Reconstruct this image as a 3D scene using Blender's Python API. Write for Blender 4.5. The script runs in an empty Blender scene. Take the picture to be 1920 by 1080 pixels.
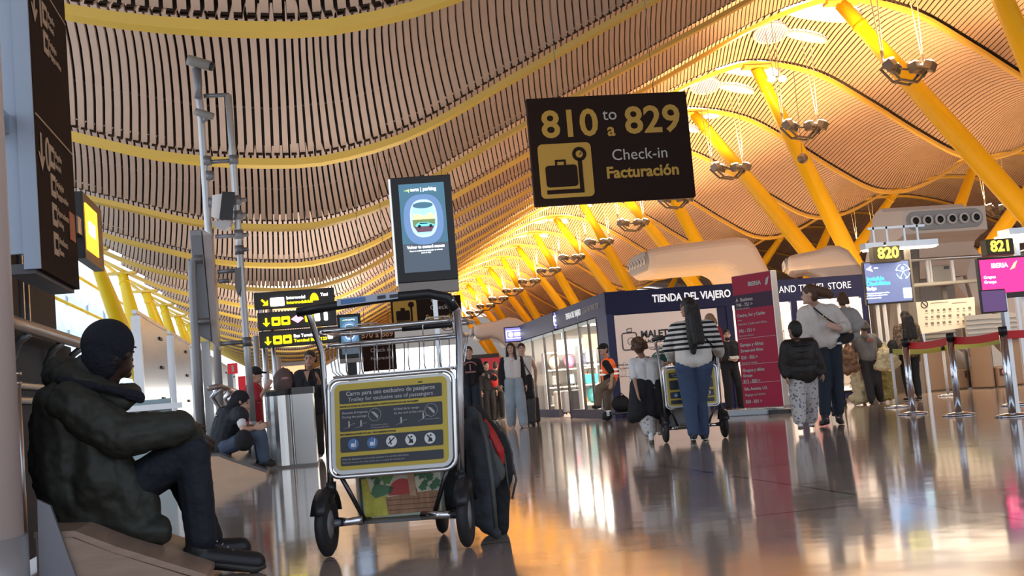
import bpy, bmesh, math, random
from mathutils import Vector, Matrix, Euler
random.seed(7)
C = bpy.context.scene.collection
sc = bpy.context.scene
PI = math.pi
# ---------------------------------------------------------------- camera, world, exposure
F = 2300.0; EYE = Vector((0, 0, 0.72))
ROLL = math.radians(4.8); PITCH = math.atan(197*math.cos(ROLL)/F); YAW = math.atan(412/.9965/F)
fw = Vector((math.sin(YAW)*math.cos(PITCH), math.cos(YAW)*math.cos(PITCH), math.sin(PITCH)))
r0 = Vector((math.cos(YAW), -math.sin(YAW), 0)); u0 = r0.cross(fw)
CR = math.cos(ROLL)*r0 - math.sin(ROLL)*u0; CU = math.sin(ROLL)*r0 + math.cos(ROLL)*u0
cam = bpy.data.cameras.new('camera'); camo = bpy.data.objects.new('camera', cam); C.objects.link(camo)
cam.sensor_width = 36; cam.lens = 36*F/1920; cam.clip_end = 2000; cam.clip_start = .05
M = Matrix((CR, CU, -fw)).transposed().to_4x4(); M.translation = EYE; camo.matrix_world = M
sc.camera = camo
sc.view_settings.view_transform = 'Standard'; sc.view_settings.look = 'None'
sc.view_settings.exposure = 0.66; sc.view_settings.gamma = 1; sc.view_settings.use_curve_mapping = False
w = bpy.data.worlds.new('sky'); sc.world = w; w.use_nodes = True
wn = w.node_tree; bg = wn.nodes['Background']
tc = wn.nodes.new('ShaderNodeTexCoord'); sx = wn.nodes.new('ShaderNodeSeparateXYZ'); wr = wn.nodes.new('ShaderNodeValToRGB')
wn.links.new(tc.outputs['Generated'], sx.inputs[0]); wn.links.new(sx.outputs['Z'], wr.inputs[0]); wn.links.new(wr.outputs[0], bg.inputs[0])
wr.color_ramp.elements[0].position = 0.0; wr.color_ramp.elements[0].color = (.85, .86, .88, 1)
wr.color_ramp.elements[1].position = .5; wr.color_ramp.elements[1].color = (.55, .72, 1, 1)
bg.inputs[1].default_value = .95
sc.cycles.max_bounces = 6; sc.cycles.diffuse_bounces = 3; sc.cycles.glossy_bounces = 3; sc.cycles.transmission_bounces = 6; sc.cycles.transparent_max_bounces = 8
sc.cycles.caustics_reflective = False; sc.cycles.caustics_refractive = False
sc.cycles.sample_clamp_indirect = 4

for X, Y, wd, ln, e in ((1.5, 15, 6, 6, 35), (1.5, 27, 6, 8, 110), (1.5, 42, 8, 10, 240), (1.5, 62, 8, 16, 900), (2, 90, 8, 24, 1100)):      # unseen fill lamps added to brighten the low slatted trough
    L = bpy.data.lights.new('ceiling_fill', 'AREA'); L.energy = e; L.shape = 'RECTANGLE'; L.size = wd; L.size_y = ln; L.color = (1, .93, .88)
    o = bpy.data.objects.new('ceiling_fill', L); C.objects.link(o); o.location = (X, Y, 3.0); o.rotation_euler = (PI, 0, 0)

for X, Y, wd, ln, e in ((27, 34, 10, 12, 900), (29, 52, 12, 14, 1500), (29, 74, 12, 18, 1700), (46, 60, 14, 30, 1800), (14, 40, 8, 14, 500), (29, 105, 12, 30, 1800)):      # unseen warm fill lamps added to tint the right-hand ceiling
    L = bpy.data.lights.new('warm_ceiling_fill', 'AREA'); L.energy = e*.42; L.shape = 'RECTANGLE'; L.size = wd; L.size_y = ln; L.color = (1, .58, .26)
    o = bpy.data.objects.new('warm_ceiling_fill', L); C.objects.link(o); o.location = (X, Y, 3.6); o.rotation_euler = (PI, 0, 0)
L = bpy.data.lights.new('side_daylight', 'AREA'); L.energy = 650; L.shape = 'RECTANGLE'; L.size = 6; L.size_y = 34; L.color = (.8, .9, 1)      # daylight entering the glazed left side
o = bpy.data.objects.new('side_daylight', L); C.objects.link(o); o.location = (-10.7, 14, 4); o.rotation_euler = (0, -PI/2, 0)

def ray(x, y): return CR*((x-960)/F) - CU*((y-540)/F) + fw
def at(x, y, Z): return EYE + ray(x, y)*Z                       # a point at depth Z metres
def gnd(x, y, h=0):
    d = ray(x, y); return EYE + d*((h-EYE.z)/d.z)

# ---------------------------------------------------------------- materials
MT = {}
ORD = ['very', 'second', 'third', 'fourth', 'fifth', 'sixth', 'seventh', 'eighth', 'ninth', 'tenth', 'eleventh', 'twelfth', 'thirteenth', 'fourteenth', 'fifteenth', 'sixteenth', 'seventeenth', 'eighteenth', 'nineteenth', 'twentieth', 'twenty-first', 'twenty-second']
def mat(name, col, rough=.5, metal=0, emit=0, ecol=None, bump=0, bscale=20, var=0, vscale=4, spec=None, alpha=None, trans=0, coat=0, stretch=None):
    if name in MT: return MT[name]
    m = bpy.data.materials.new(name); m.use_nodes = True; nt = m.node_tree; b = nt.nodes['Principled BSDF']
    c4 = (*col, 1); b.inputs['Base Color'].default_value = c4; b.inputs['Roughness'].default_value = rough; b.inputs['Metallic'].default_value = metal
    if spec is not None: b.inputs['Specular IOR Level'].default_value = spec
    if trans: b.inputs['Transmission Weight'].default_value = trans
    if coat: b.inputs['Coat Weight'].default_value = coat; b.inputs['Coat Roughness'].default_value = .08
    if alpha is not None: b.inputs['Alpha'].default_value = alpha
    if emit:
        b.inputs['Emission Color'].default_value = (*(ecol or col), 1); b.inputs['Emission Strength'].default_value = emit
    if var or bump:
        t = nt.nodes.new('ShaderNodeTexCoord'); mp = nt.nodes.new('ShaderNodeMapping'); nt.links.new(t.outputs['Object'], mp.inputs[0])
        if stretch: mp.inputs['Scale'].default_value = stretch
    if var:
        n = nt.nodes.new('ShaderNodeTexNoise'); n.inputs['Scale'].default_value = vscale; n.inputs['Detail'].default_value = 4
        nt.links.new(mp.outputs[0], n.inputs['Vector'])
        r = nt.nodes.new('ShaderNodeMixRGB'); r.inputs[1].default_value = (*[max(0, k*(1-var)) for k in col], 1); r.inputs[2].default_value = (*[min(1, k*(1+var)) for k in col], 1)
        nt.links.new(n.outputs['Fac'], r.inputs[0]); nt.links.new(r.outputs[0], b.inputs['Base Color'])
    if bump:
        n = nt.nodes.new('ShaderNodeTexNoise'); n.inputs['Scale'].default_value = bscale; n.inputs['Detail'].default_value = 3
        nt.links.new(mp.outputs[0], n.inputs['Vector'])
        bp = nt.nodes.new('ShaderNodeBump'); bp.inputs['Strength'].default_value = min(1, bump); bp.inputs['Distance'].default_value = .02
        nt.links.new(n.outputs['Fac'], bp.inputs['Height']); nt.links.new(bp.outputs[0], b.inputs['Normal'])
    MT[name] = m; return m
BLACK = mat('black_plastic', (.012, .012, .014), .4); RUB = mat('rubber', (.02, .02, .022), .65, var=.3, vscale=30)
CHROME = mat('chrome', (.78, .8, .82), .12, 1); STEEL = mat('brushed_steel', (.55, .57, .6), .3, 1, var=.12, vscale=3)
WHITE = mat('white_paint', (.8, .8, .8), .5); GREY = mat('grey_metal', (.3, .31, .33), .45, .3)
def wood(name, c1, c2, scale, st): 
    return mat(name, c1, .45, var=.22, vscale=scale, stretch=st)
SLAT = mat('bamboo_slat', (.68, .5, .39), .5, var=.1, vscale=.9, stretch=(5, 1, 5))
YEL = mat('yellow_paint', (.96, .62, .008), .35, var=.05, vscale=1)
RIB = mat('gold_beam_paint', (.85, .57, .1), .35, var=.06, vscale=1)
def granite():
    m = bpy.data.materials.new('polished_granite'); m.use_nodes = True; nt = m.node_tree; b = nt.nodes['Principled BSDF']
    t = nt.nodes.new('ShaderNodeTexCoord'); mp = nt.nodes.new('ShaderNodeMapping'); mp.inputs['Rotation'].default_value = (0, 0, math.radians(0))
    nt.links.new(t.outputs['Object'], mp.inputs[0])
    br = nt.nodes.new('ShaderNodeTexBrick'); br.offset = 0; br.inputs['Scale'].default_value = 1; br.inputs['Brick Width'].default_value = 3.0; br.inputs['Row Height'].default_value = 3.0
    br.inputs['Mortar Size'].default_value = .011; br.inputs['Mortar Smooth'].default_value = 0
    br.inputs['Color1'].default_value = (.4, .29, .22, 1); br.inputs['Color2'].default_value = (.45, .335, .26, 1); br.inputs['Mortar'].default_value = (.03, .025, .022, 1)
    nt.links.new(mp.outputs[0], br.inputs['Vector'])
    n = nt.nodes.new('ShaderNodeTexNoise'); n.inputs['Scale'].default_value = 1.3; n.inputs['Detail'].default_value = 6; nt.links.new(mp.outputs[0], n.inputs['Vector'])
    mx = nt.nodes.new('ShaderNodeMixRGB'); mx.blend_type = 'OVERLAY'; mx.inputs[0].default_value = .35
    nt.links.new(br.outputs['Color'], mx.inputs[1]); nt.links.new(n.outputs['Color'], mx.inputs[2])
    hs = nt.nodes.new('ShaderNodeHueSaturation'); hs.inputs['Saturation'].default_value = .8; nt.links.new(mx.outputs[0], hs.inputs['Color']); nt.links.new(hs.outputs[0], b.inputs['Base Color'])
    b.inputs['Roughness'].default_value = .085; b.inputs['Specular IOR Level'].default_value = .75
    n2 = nt.nodes.new('ShaderNodeTexNoise'); n2.inputs['Scale'].default_value = 2.2; n2.inputs['Detail'].default_value = 2; nt.links.new(mp.outputs[0], n2.inputs['Vector'])
    bp = nt.nodes.new('ShaderNodeBump'); bp.inputs['Strength'].default_value = .12; bp.inputs['Distance'].default_value = .012
    nt.links.new(n2.outputs['Fac'], bp.inputs['Height']); nt.links.new(bp.outputs[0], b.inputs['Normal'])
    return m
GRAN = granite()

# ---------------------------------------------------------------- mesh helpers
class MB:
    def __init__(s): s.v = []; s.f = []; s.sm = []
    def add(s, vs, fs, smooth=False, mtx=None):
        o = len(s.v)
        s.v += [tuple(mtx @ Vector(p)) if mtx else tuple(p) for p in vs]
        for f in fs: s.f.append([o+i for i in f]); s.sm.append(smooth)
        return s
    def box(s, c, d, rot=None, mtx=None):
        x, y, z = [k/2 for k in d]
        vs = [Vector((i*x, j*y, k*z)) for k in (-1, 1) for j in (-1, 1) for i in (-1, 1)]
        if rot: R = Euler(rot).to_matrix(); vs = [R @ v for v in vs]
        vs = [v+Vector(c) for v in vs]
        return s.add(vs, [(0, 2, 3, 1), (4, 5, 7, 6), (0, 1, 5, 4), (2, 6, 7, 3), (0, 4, 6, 2), (1, 3, 7, 5)], False, mtx)
    def bb(s, x0, x1, y0, y1, z0, z1): return s.box(((x0+x1)/2, (y0+y1)/2, (z0+z1)/2), (abs(x1-x0), abs(y1-y0), abs(z1-z0)))
    def tube(s, pts, r, n=10, closed=False, rs=None, flat=1.0):
        pts = [Vector(p) for p in pts]; m = len(pts); rings = []
        prev = None
        for i in range(m):
            a = pts[(i-1) % m] if (closed or i > 0) else pts[i]; b = pts[(i+1) % m] if (closed or i < m-1) else pts[i]
            t = (b-a).normalized()
            if prev is None:
                ref = Vector((0, 0, 1)) if abs(t.z) < .9 else Vector((0, 1, 0)); u = t.cross(ref).normalized()
            else:
                u = (prev - t*prev.dot(t)).normalized()
            prev = u; v = t.cross(u); rr = rs[i] if rs else r
            rings.append([pts[i]+(u*math.cos(2*PI*k/n)+v*math.sin(2*PI*k/n)*flat)*rr for k in range(n)])
        vs = [p for R in rings for p in R]; fs = []
        for i in range(m if closed else m-1):
            for k in range(n):
                j = (i+1) % m; fs.append((i*n+k, i*n+(k+1) % n, j*n+(k+1) % n, j*n+k))
        if not closed: fs += [tuple(reversed(range(n))), tuple((m-1)*n+k for k in range(n))]
        return s.add(vs, fs, True)
    def cyl(s, p0, p1, r0, r1=None, n=16): return s.tube([p0, p1], r0, n, rs=[r0, r1 if r1 is not None else r0])
    def lathe(s, prof, c=(0, 0, 0), n=24, mtx=None):
        vs = []; fs = []; m = len(prof)
        for r, z in prof:
            for k in range(n): vs.append((c[0]+r*math.cos(2*PI*k/n), c[1]+r*math.sin(2*PI*k/n), c[2]+z))
        for i in range(m-1):
            for k in range(n): fs.append((i*n+k, i*n+(k+1) % n, (i+1)*n+(k+1) % n, (i+1)*n+k))
        fs += [tuple(reversed(range(n))), tuple((m-1)*n+k for k in range(n))]
        return s.add(vs, fs, True, mtx)
    def ell(s, c, r, n=12, m=8, mtx=None, rot=None):
        vs = []; fs = []
        R = Euler(rot).to_matrix() if rot else None
        for i in range(m+1):
            a = PI*i/m
            for k in range(n):
                p = Vector((r[0]*math.sin(a)*math.cos(2*PI*k/n), r[1]*math.sin(a)*math.sin(2*PI*k/n), r[2]*math.cos(a)))
                if R: p = R @ p
                vs.append(p+Vector(c))
        for i in range(m):
            for k in range(n): fs.append((i*n+k, (i+1)*n+k, (i+1)*n+(k+1) % n, i*n+(k+1) % n))
        return s.add(vs, fs, True, mtx)
    def cap(s, p0, p1, r0, r1=None, n=12):
        """tapered capsule, a closed solid"""
        r1 = r0 if r1 is None else r1; p0 = Vector(p0); p1 = Vector(p1); d = p1-p0
        if d.length < 1e-5: return s.ell(p0, (r0, r0, r0), n)
        t = d.normalized(); pts = []; rs = []
        for i in range(4): a = PI/2*i/4; pts.append(p0-t*r0*math.cos(a)); rs.append(max(r0*math.sin(a), r0*.05))
        pts.append(p0); rs.append(r0); pts.append(p1); rs.append(r1)
        for i in range(1, 5): a = PI/2*i/4; pts.append(p1+t*r1*math.sin(a)); rs.append(max(r1*math.cos(a), r1*.05))
        return s.tube(pts, 0, n, rs=rs)
    def prism(s, out, y0, y1, mtx=None):
        """outline of (x, z) points given depth between y0 and y1"""
        n = len(out); vs = [(x, y0, z) for x, z in out]+[(x, y1, z) for x, z in out]
        return s.add(vs, [tuple(range(n)), tuple(range(2*n-1, n-1, -1))]+[(i, i+n, (i+1) % n+n, (i+1) % n) for i in range(n)], False, mtx)
    def build(s, name, m=None, parent=None, smooth=None, bevel=0, seg=2, recalc=True):
        me = bpy.data.meshes.new(name); me.from_pydata(s.v, [], s.f); 
        me.polygons.foreach_set('use_smooth', [a if smooth is None else smooth for a in s.sm])
        if recalc:
            bm = bmesh.new(); bm.from_mesh(me); bmesh.ops.recalc_face_normals(bm, faces=bm.faces); bm.to_mesh(me); bm.free()
        me.update()
        if m: me.materials.append(m)
        o = bpy.data.objects.new(name, me); C.objects.link(o)
        if parent: o.parent = parent
        if bevel:
            b = o.modifiers.new('bevel', 'BEVEL'); b.width = bevel; b.segments = seg; b.limit_method = 'ANGLE'
        return o
    def solid(s, name, m, parent=None, vox=.012, smooth=3, disp=None):
        """fuse everything in it into one continuous surface"""
        o = s.build(name, m, parent, True)
        r = o.modifiers.new('fuse', 'REMESH'); r.mode = 'VOXEL'; r.voxel_size = vox; r.use_smooth_shade = True
        if smooth: q = o.modifiers.new('smooth', 'SMOOTH'); q.iterations = smooth; q.factor = .5
        if disp:
            tx = bpy.data.textures.new('folds', 'CLOUDS'); tx.noise_scale = disp[1]; tx.noise_depth = 2
            q = o.modifiers.new('folds', 'DISPLACE'); q.texture = tx; q.strength = disp[0]; q.mid_level = .5
        return o
def tag(o, label=None, cat=None, group=None, kind=None):
    if label: o['label'] = label
    if cat: o['category'] = cat
    if group: o['group'] = group
    if kind: o['kind'] = kind
    return o
def empty(name, loc, rz=0, label=None, cat=None, group=None):
    o = bpy.data.objects.new(name, None); C.objects.link(o); o.location = loc; o.rotation_euler = (0, 0, rz); o.empty_display_size = .1
    return tag(o, label, cat, group)
def children(o): return [c for c in C.objects if c.parent == o]
def copy_tree(o, parent=None):
    kids = children(o); c = o.copy(); C.objects.link(c); c.parent = parent
    for ch in kids: copy_tree(ch, c)
    return c
def face(x, y): return -math.atan2(x, y)                       # turn so that local -y looks back at the viewer
def local(root, x, y, ly=0):
    """pixel on the plane local y = ly of a thing -> its local coordinates"""
    R = Matrix.Rotation(-root.rotation_euler[2], 4, 'Z'); o = R @ (EYE-Vector(root.location)); d = R @ ray(x, y)
    t = (ly-o.y)/d.y; return o+d*t
def text(s, size, m, parent, loc, bold=0, align='CENTER', depth=.002, rot=(PI/2, 0, 0), sx=1, name='lettering', spacing=1.0, shear=0):
    cu = bpy.data.curves.new('t', 'FONT'); cu.body = s; cu.size = size; cu.offset = bold; cu.align_x = align; cu.align_y = 'CENTER'; cu.extrude = depth; cu.space_character = spacing
    cu.resolution_u = 3; cu.shear = shear
    to = bpy.data.objects.new('t', cu); C.objects.link(to); dg = bpy.context.evaluated_depsgraph_get(); dg.update()
    me = bpy.data.meshes.new_from_object(to.evaluated_get(dg)); bpy.data.objects.remove(to)
    me.transform(Matrix.Translation(Vector(loc)) @ Euler(rot).to_matrix().to_4x4() @ Matrix.Diagonal((sx, 1, 1, 1)))
    me.materials.clear(); me.materials.append(m); o = bpy.data.objects.new(name, me); C.objects.link(o); o.parent = parent; return o
def rrect(x0, x1, z0, z1, r, n=5):
    out = []
    for cx, cz, a0 in ((x1-r, z1-r, 0), (x0+r, z1-r, PI/2), (x0+r, z0+r, PI), (x1-r, z0+r, 1.5*PI)):
        for i in range(n+1): a = a0+PI/2*i/n; out.append((cx+r*math.cos(a), cz+r*math.sin(a)))
    return out
def disc(cx, cz, r, n=24): return [(cx+r*math.cos(2*PI*i/n), cz+r*math.sin(2*PI*i/n)) for i in range(n)]

# ---------------------------------------------------------------- the hall: floor, wave roof
f = MB(); f.bb(-60, 110, -25, 260, -.3, 0); tag(f.build('floor', GRAN), kind='structure')
PROF = [(-16, 11.6), (-12, 10.4), (-9.5, 9.0), (-6.5, 7.3), (-4, 6.45), (-2.2, 5.95), (0, 5.72), (1.2, 5.8), (2.8, 6.25), (5, 7.35), (8.3, 9.0), (14, 11.75), (17.5, 13.5), (19.8, 14.4), (21.6, 14.72), (24.5, 14.1), (27, 12.6), (29.2, 11.1), (31.2, 9.95), (32.8, 9.75), (34.6, 10.2), (37.2, 11.4), (40.5, 12.6), (46, 14.2), (52, 14.7), (57, 13.6), (62, 11.4), (66, 9.9), (69, 10.0), (74, 12), (80, 13.9), (86, 14.7), (93, 13)]
def zroof(x):
    P = PROF
    if x <= P[0][0]: return P[0][1]
    for i in range(len(P)-1):
        if x <= P[i+1][0]:
            p0 = P[max(i-1, 0)]; p1 = P[i]; p2 = P[i+1]; p3 = P[min(i+2, len(P)-1)]
            h = p2[0]-p1[0]; t = (x-p1[0])/h
            m1 = (p2[1]-p0[1])/(p2[0]-p0[0])*h; m2 = (p3[1]-p1[1])/(p3[0]-p1[0])*h
            return (2*t**3-3*t*t+1)*p1[1]+(t**3-2*t*t+t)*m1+(-2*t**3+3*t*t)*p2[1]+(t**3-t*t)*m2
    return P[-1][1]
RY = lambda n: 16.3+9*(n-1)
XL = -8.2; XR = 88.0
def nrm(x):
    s = (zroof(x+.3)-zroof(x-.3))/.6; q = math.sqrt(1+s*s); return -s/q, 1/q     # the panels arch out square to the rib curve
def bulge(t): return 1.5*4*t*(1-t)
xs = [XL]; 
while xs[-1] < XR:
    x = xs[-1]; sl = (zroof(x+.05)-zroof(x))/.05; xs.append(x+.18/math.sqrt(1+sl*sl))
NB = 19
for n in range(-1, NB):
    y0 = RY(n)+.14; y1 = RY(n+1)-.14; seg = 12 if n < 4 else (8 if n < 9 else 5); mb = MB(); vs = []; fs = []
    for i, x in enumerate(xs[:-1]):
        if n > 8 and x < XL+0: continue
        xa = x+.031; xb = x+.149
        za, zb = zroof(xa), zroof(xb); n1, n2 = nrm(xa), nrm(xb)
        o = len(vs)
        for k in range(seg+1):
            t = k/seg; y = y0+(y1-y0)*t; b = bulge(.02+.96*t)+.16
            vs += [(xa+n1[0]*b, y, za+n1[1]*b), (xb+n2[0]*b, y, zb+n2[1]*b), (xa+n1[0]*(b+.05), y, za+n1[1]*(b+.05)), (xb+n2[0]*(b+.05), y, zb+n2[1]*(b+.05))]
        for k in range(seg):
            q = o+4*k
            fs += [(q, q+1, q+5, q+4), (q+2, q+6, q+7, q+3), (q, q+4, q+6, q+2), (q+1, q+3, q+7, q+5)]
    mb.add(vs, fs); tag(mb.build('ceiling', SLAT, recalc=False), kind='structure')
# backing sheet added above the slats, blackened for the void's shade, blocks sky
BACKING = mat('dark_roof_void', (.018, .014, .012), .9)
vs = []; fs = []; gx = [XL-8+i*(XR+8-XL+8)/70 for i in range(71)]; gy = []
for n in range(-1, NB):
    for t in (0, .2, .4, .6, .8): gy.append((RY(n)+9*t, bulge(t)))
gy.append((RY(NB), 0))
for y, b in gy:
    for x in gx:
        x = max(XL-.1, min(x, XR)); nn = nrm(x); vs.append((x+nn[0]*(b+.6), y, zroof(x)+nn[1]*(b+.6)))
for j in range(len(gy)-1):
    for i in range(70): fs.append((j*71+i, j*71+i+1, (j+1)*71+i+1, (j+1)*71+i))
dk = MB(); dk.add(vs, fs, True); o = dk.build('ceiling', BACKING); tag(o, kind='structure'); md = o.modifiers.new('t', 'SOLIDIFY'); md.thickness = .15
# conduits running over the slats
cd = MB()
for n in range(-1, 6):
    for dy in (1.1, 4.5, 7.9):
        t = dy/9; cd.tube([(x+nrm(x)[0]*(bulge(t)+.33), RY(n)+dy, zroof(x)+nrm(x)[1]*(bulge(t)+.33)) for x in gx if XL < x < 36], .035, 5)
tag(cd.build('ceiling', mat('duct_grey', (.2, .2, .2), .6)), kind='structure')
# the gold painted ribs
for n in range(-1, NB+1):
    y = RY(n); vs = []; fs = []; X = [XL-3.8+i*(XR-XL+3.8)/180 for i in range(181)]
    prof = [(-.13, .02), (-.15, .16), (.15, .16), (.13, .02), (0, -.03)]
    for x in X:
        z = zroof(x)
        for dy, dz in prof: vs.append((x, y+dy, z+dz))
    for i in range(180):
        for k in range(5): fs.append((i*5+k, i*5+(k+1) % 5, i*5+5+(k+1) % 5, i*5+5+k))
    fs += [(0, 1, 2, 3, 4), (904, 903, 902, 901, 900)]
    m = MB(); m.add(vs, fs)
    tag(m.build('roof_rib', RIB), f'{ORD[n+1]} nearest of the curved gold roof ribs crossing the slatted ceiling', 'roof beam', 'gold roof ribs across the hall')
# struts
def spindle(name, a, b, r, label, group, mt=YEL):
    a = Vector(a); b = Vector(b); root = empty(name, a, 0, label, 'strut', group); d = b-a; pts = []; rs = []
    for i in range(13):
        t = i/12; pts.append(d*t); rs.append(r*(.62+.38*math.sin(PI*min(1, t*1.05))) if t < .93 else r*.66)
    m = MB(); m.tube(pts, r, 20, rs=rs); m.build('shaft', mt, root)
    u = d.normalized(); m = MB(); m.tube([u*(d.length*.925), u*(d.length*.935)], r*.74, 20); m.build('collar', mt, root); m = MB(); m.tube([u*(d.length*.33), u*(d.length*.335)], r*1.0, 20); m.build('collar', mt, root)
    m = MB(); m.box(d+Vector((0, 0, .02)), (1.3, .5, .12)); m.build('top_plate', RIB, root)
    m = MB(); m.lathe([(.55, -a.z), (.5, -a.z+.25), (.3, .1), (r*.7, .25)]); m.build('pedestal', mat('concrete', (.5, .48, .45), .8, var=.15), root)
    return root
for k in range(0, 8):
    yb = 38.8+18*k
    for s in (-1, 1):
        spindle('roof_strut', (29.3, yb+.35*s, .9), (21.6, yb+4.5*s, 14.6), .42, f'{ORD[2*k+(s > 0)]} nearest yellow strut rising leftward to the crown of the main vault', 'yellow struts under the main vault')
        if k < 5: spindle('roof_strut', (29.9, yb+.35*s, .9), (37.6, yb+4.5*s, zroof(37.6)-.1), .36, f'{ORD[2*k+(s > 0)]} nearest yellow strut leaning right beyond the second roof trough', 'yellow struts leaning right beyond the trough')
for k in range(-1, 4):
    yb = 38.8+18*k
    if k < 1: continue
    for s in (-1, 1):
        spindle('roof_strut', (-6.3, yb+.3*s, .9), (-8.0, yb+4.5*s, zroof(-8.0)-.1), .36, f'{ORD[2*(k-1)+(s > 0)]} nearest yellow strut in front of the glazed left side', 'yellow struts at the glazed side')
# ---------------------------------------------------------------- luminaires and skylights
LMPW = mat('floodlight_glass', (1, .9, .7), .3, emit=7, ecol=(1, .85, .6))
METAL = mat('lamp_metal', (.22, .2, .18), .4, .7)
WIRE = mat('steel_wire', (.75, .7, .6), .4, .6)
ordw = ['nearest', 'second', 'third', 'fourth', 'fifth', 'sixth', 'seventh', 'eighth', 'ninth', 'tenth', 'eleventh', 'twelfth']
root = empty('hanging_floodlight_cluster', (21.6, 38.8, 10.7), .35, 'x', 'light fitting', 'floodlight clusters hung under the main vault')
m = MB(); m.tube([(-1.0, 0, .1), (-.45, 0, -.32), (.35, 0, -.38), (1.0, 0, .1)], .05, 6); m.tube([(-1.0, .35, .1), (-.45, .35, -.32), (.35, .35, -.38), (1.0, .35, .1)], .05, 6)
m.tube([(-1.05, .18, .12), (1.05, .18, .12)], .04, 6)
for x in (-1, -.45, .35, 1): m.tube([(x, 0, .1 if abs(x) > .9 else -.34), (x, .35, .1 if abs(x) > .9 else -.34)], .04, 6)
m.build('frame', METAL, root)
for x, y, tl in ((-1.0, -.1, -.5), (-.35, .3, .3), (.3, 0, -.2), (.95, .3, .5), (.8, -.25, .4)):
    m = MB(); m.box((x, y, .15), (.38, .34, .34), (tl, tl*.6, .3)); h = m.build('lamp_head', METAL, root, bevel=.03)
    g = MB(); g.box((x, y, .34), (.26, .24, .05), (tl*.4, tl*.3, .3)); g.build('lamp_glass', LMPW, h)
for x in (-1.0, 1.0):
    for dx in (-.35, .2):
        m = MB(); m.tube([(x, .18, .2), (x+dx, .3, 4.2)], .022, 5); m.tube([(x, .18, .2), (x+dx*.12, .19, .7)], .04, 5); m.build('cable', WIRE, root)
for k in range(16):
    r = root if k == 0 else copy_tree(root)
    r.location = (21.6, 38.8+9*k, 10.7); r['label'] = f'{ORD[k] if k else "nearest"} cluster of floodlights hung on cables in the row under the vault'
for x, y in ((-14, 30), (44, 52), (44, 70), (44, 88), (50, 40)):   # same fittings under the neighbouring vault
    if x < 0: continue
    r = copy_tree(root); r.location = (x, y, 9.6); r['label'] = f'cluster of floodlights under the right neighbouring vault, {int(y)} steps off'; r['group'] = 'floodlight clusters under the neighbouring vault'
nbr = [o for o in C.objects if o.get('group') == 'floodlight clusters under the neighbouring vault']
for o, q in zip(nbr, ('second', 'third', 'fourth', 'nearest')): o['label'] = f'{q} cluster of floodlights under the neighbouring right-hand vault'
for r in [o for o in C.objects if o.name.startswith('hanging_floodlight_cluster')]:      # the uplight of every cluster
    if r.location.y > 180: continue
    L = bpy.data.lights.new('floodlight', 'SPOT'); L.spot_size = math.radians(165); L.spot_blend = .3; L.energy = 2000 if r.location.y < 90 else 2800; L.color = (1, .6, .23); L.shadow_soft_size = .6
    lo = bpy.data.objects.new('floodlight', L); C.objects.link(lo); lo.parent = r; lo.location = (0, .1, .8); lo.rotation_euler = (PI, 0, 0)
SKYL = mat('skylight_glass', (.9, .95, 1), .3, emit=1.7, ecol=(.8, .91, 1)); SKYB = mat('skylight_baffle', (.5, .5, .52), .5, emit=.5, ecol=(.8, .85, .9))
def on_roof(X, Y, dz=0):
    t = ((Y-16.3)/9) % 1; b = bulge(t)+.12; x = X
    for _ in range(12): x = X-nrm(x)[0]*b
    return zroof(x)+nrm(x)[1]*b+dz
for k in range(0, 8):
    y0 = 43.3+9*k
    root = empty('skylight', (22.4, y0+6, on_roof(22.4, y0+6)-.12), 0, f'{ordw[k]} group of oval skylights in the vault crown', 'skylight', 'oval skylights along the vault crown')
    O = Vector(root.location)
    for cx, ct, rx, ry, mt, nm in ((23.1, .56, 1.75, .95, SKYL, 'skylight_pane'), (21.7, .80, .75, .62, SKYB, 'grille'), (23.4, .80, .9, .22, SKYL, 'skylight_pane')):
        P = [(cx+rx*math.cos(a*PI/12), y0+9*ct+ry*math.sin(a*PI/12)) for a in range(24)]
        m = MB(); vs = [Vector((x, y, on_roof(x, y, -.1)))-O for x, y in P]; m.add(vs, [tuple(range(24))]); m.add([v+Vector((0, 0, .15)) for v in vs], [tuple(range(24))]); pn = m.build(nm, mt, root, recalc=False)
        m = MB(); m.tube(vs, .07, 6, closed=True); m.build('frame', WHITE, root)
        if nm == 'grille':
            m = MB()
            for q in range(-5, 6):
                x = cx+rx*q/6; h = ry*math.sqrt(1-(q/6)**2); m.tube([Vector((x, y0+9*ct-h, on_roof(x, y0+9*ct-h, -.12)))-O, Vector((x, y0+9*ct+h, on_roof(x, y0+9*ct+h, -.12)))-O], .025, 4)
            m.build('grille_bars', GREY, pn)
# small twin spots on a wire and a loudspeaker ball
root = empty('twin_spot_pendant', at(1457, 148, 47), 0, 'small twin spot pendant hanging on a thin wire beneath the vault', 'light fitting')
for s in (-1, 1):
    m = MB(); m.ell((s*.22, 0, 0), (.16, .16, .12)); m.build('lamp', LMPW, root)
m = MB(); m.tube([(-.25, 0, .08), (.25, 0, .08)], .03, 6); m.tube([(0, 0, .08), (0, 0, 3.2)], .012, 5); m.build('suspension_wire', METAL, root)
m = MB(); p = at(1505, 297, 50); m.ell((0, 0, 0), (.22, .22, .22)); m.tube([(0, 0, .2), (0, 0, 3.6)], .012, 5); o = m.build('pendant_sphere', METAL); o.location = p; tag(o, 'small grey ball hanging beside the second yellow strut', 'loudspeaker')

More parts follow.
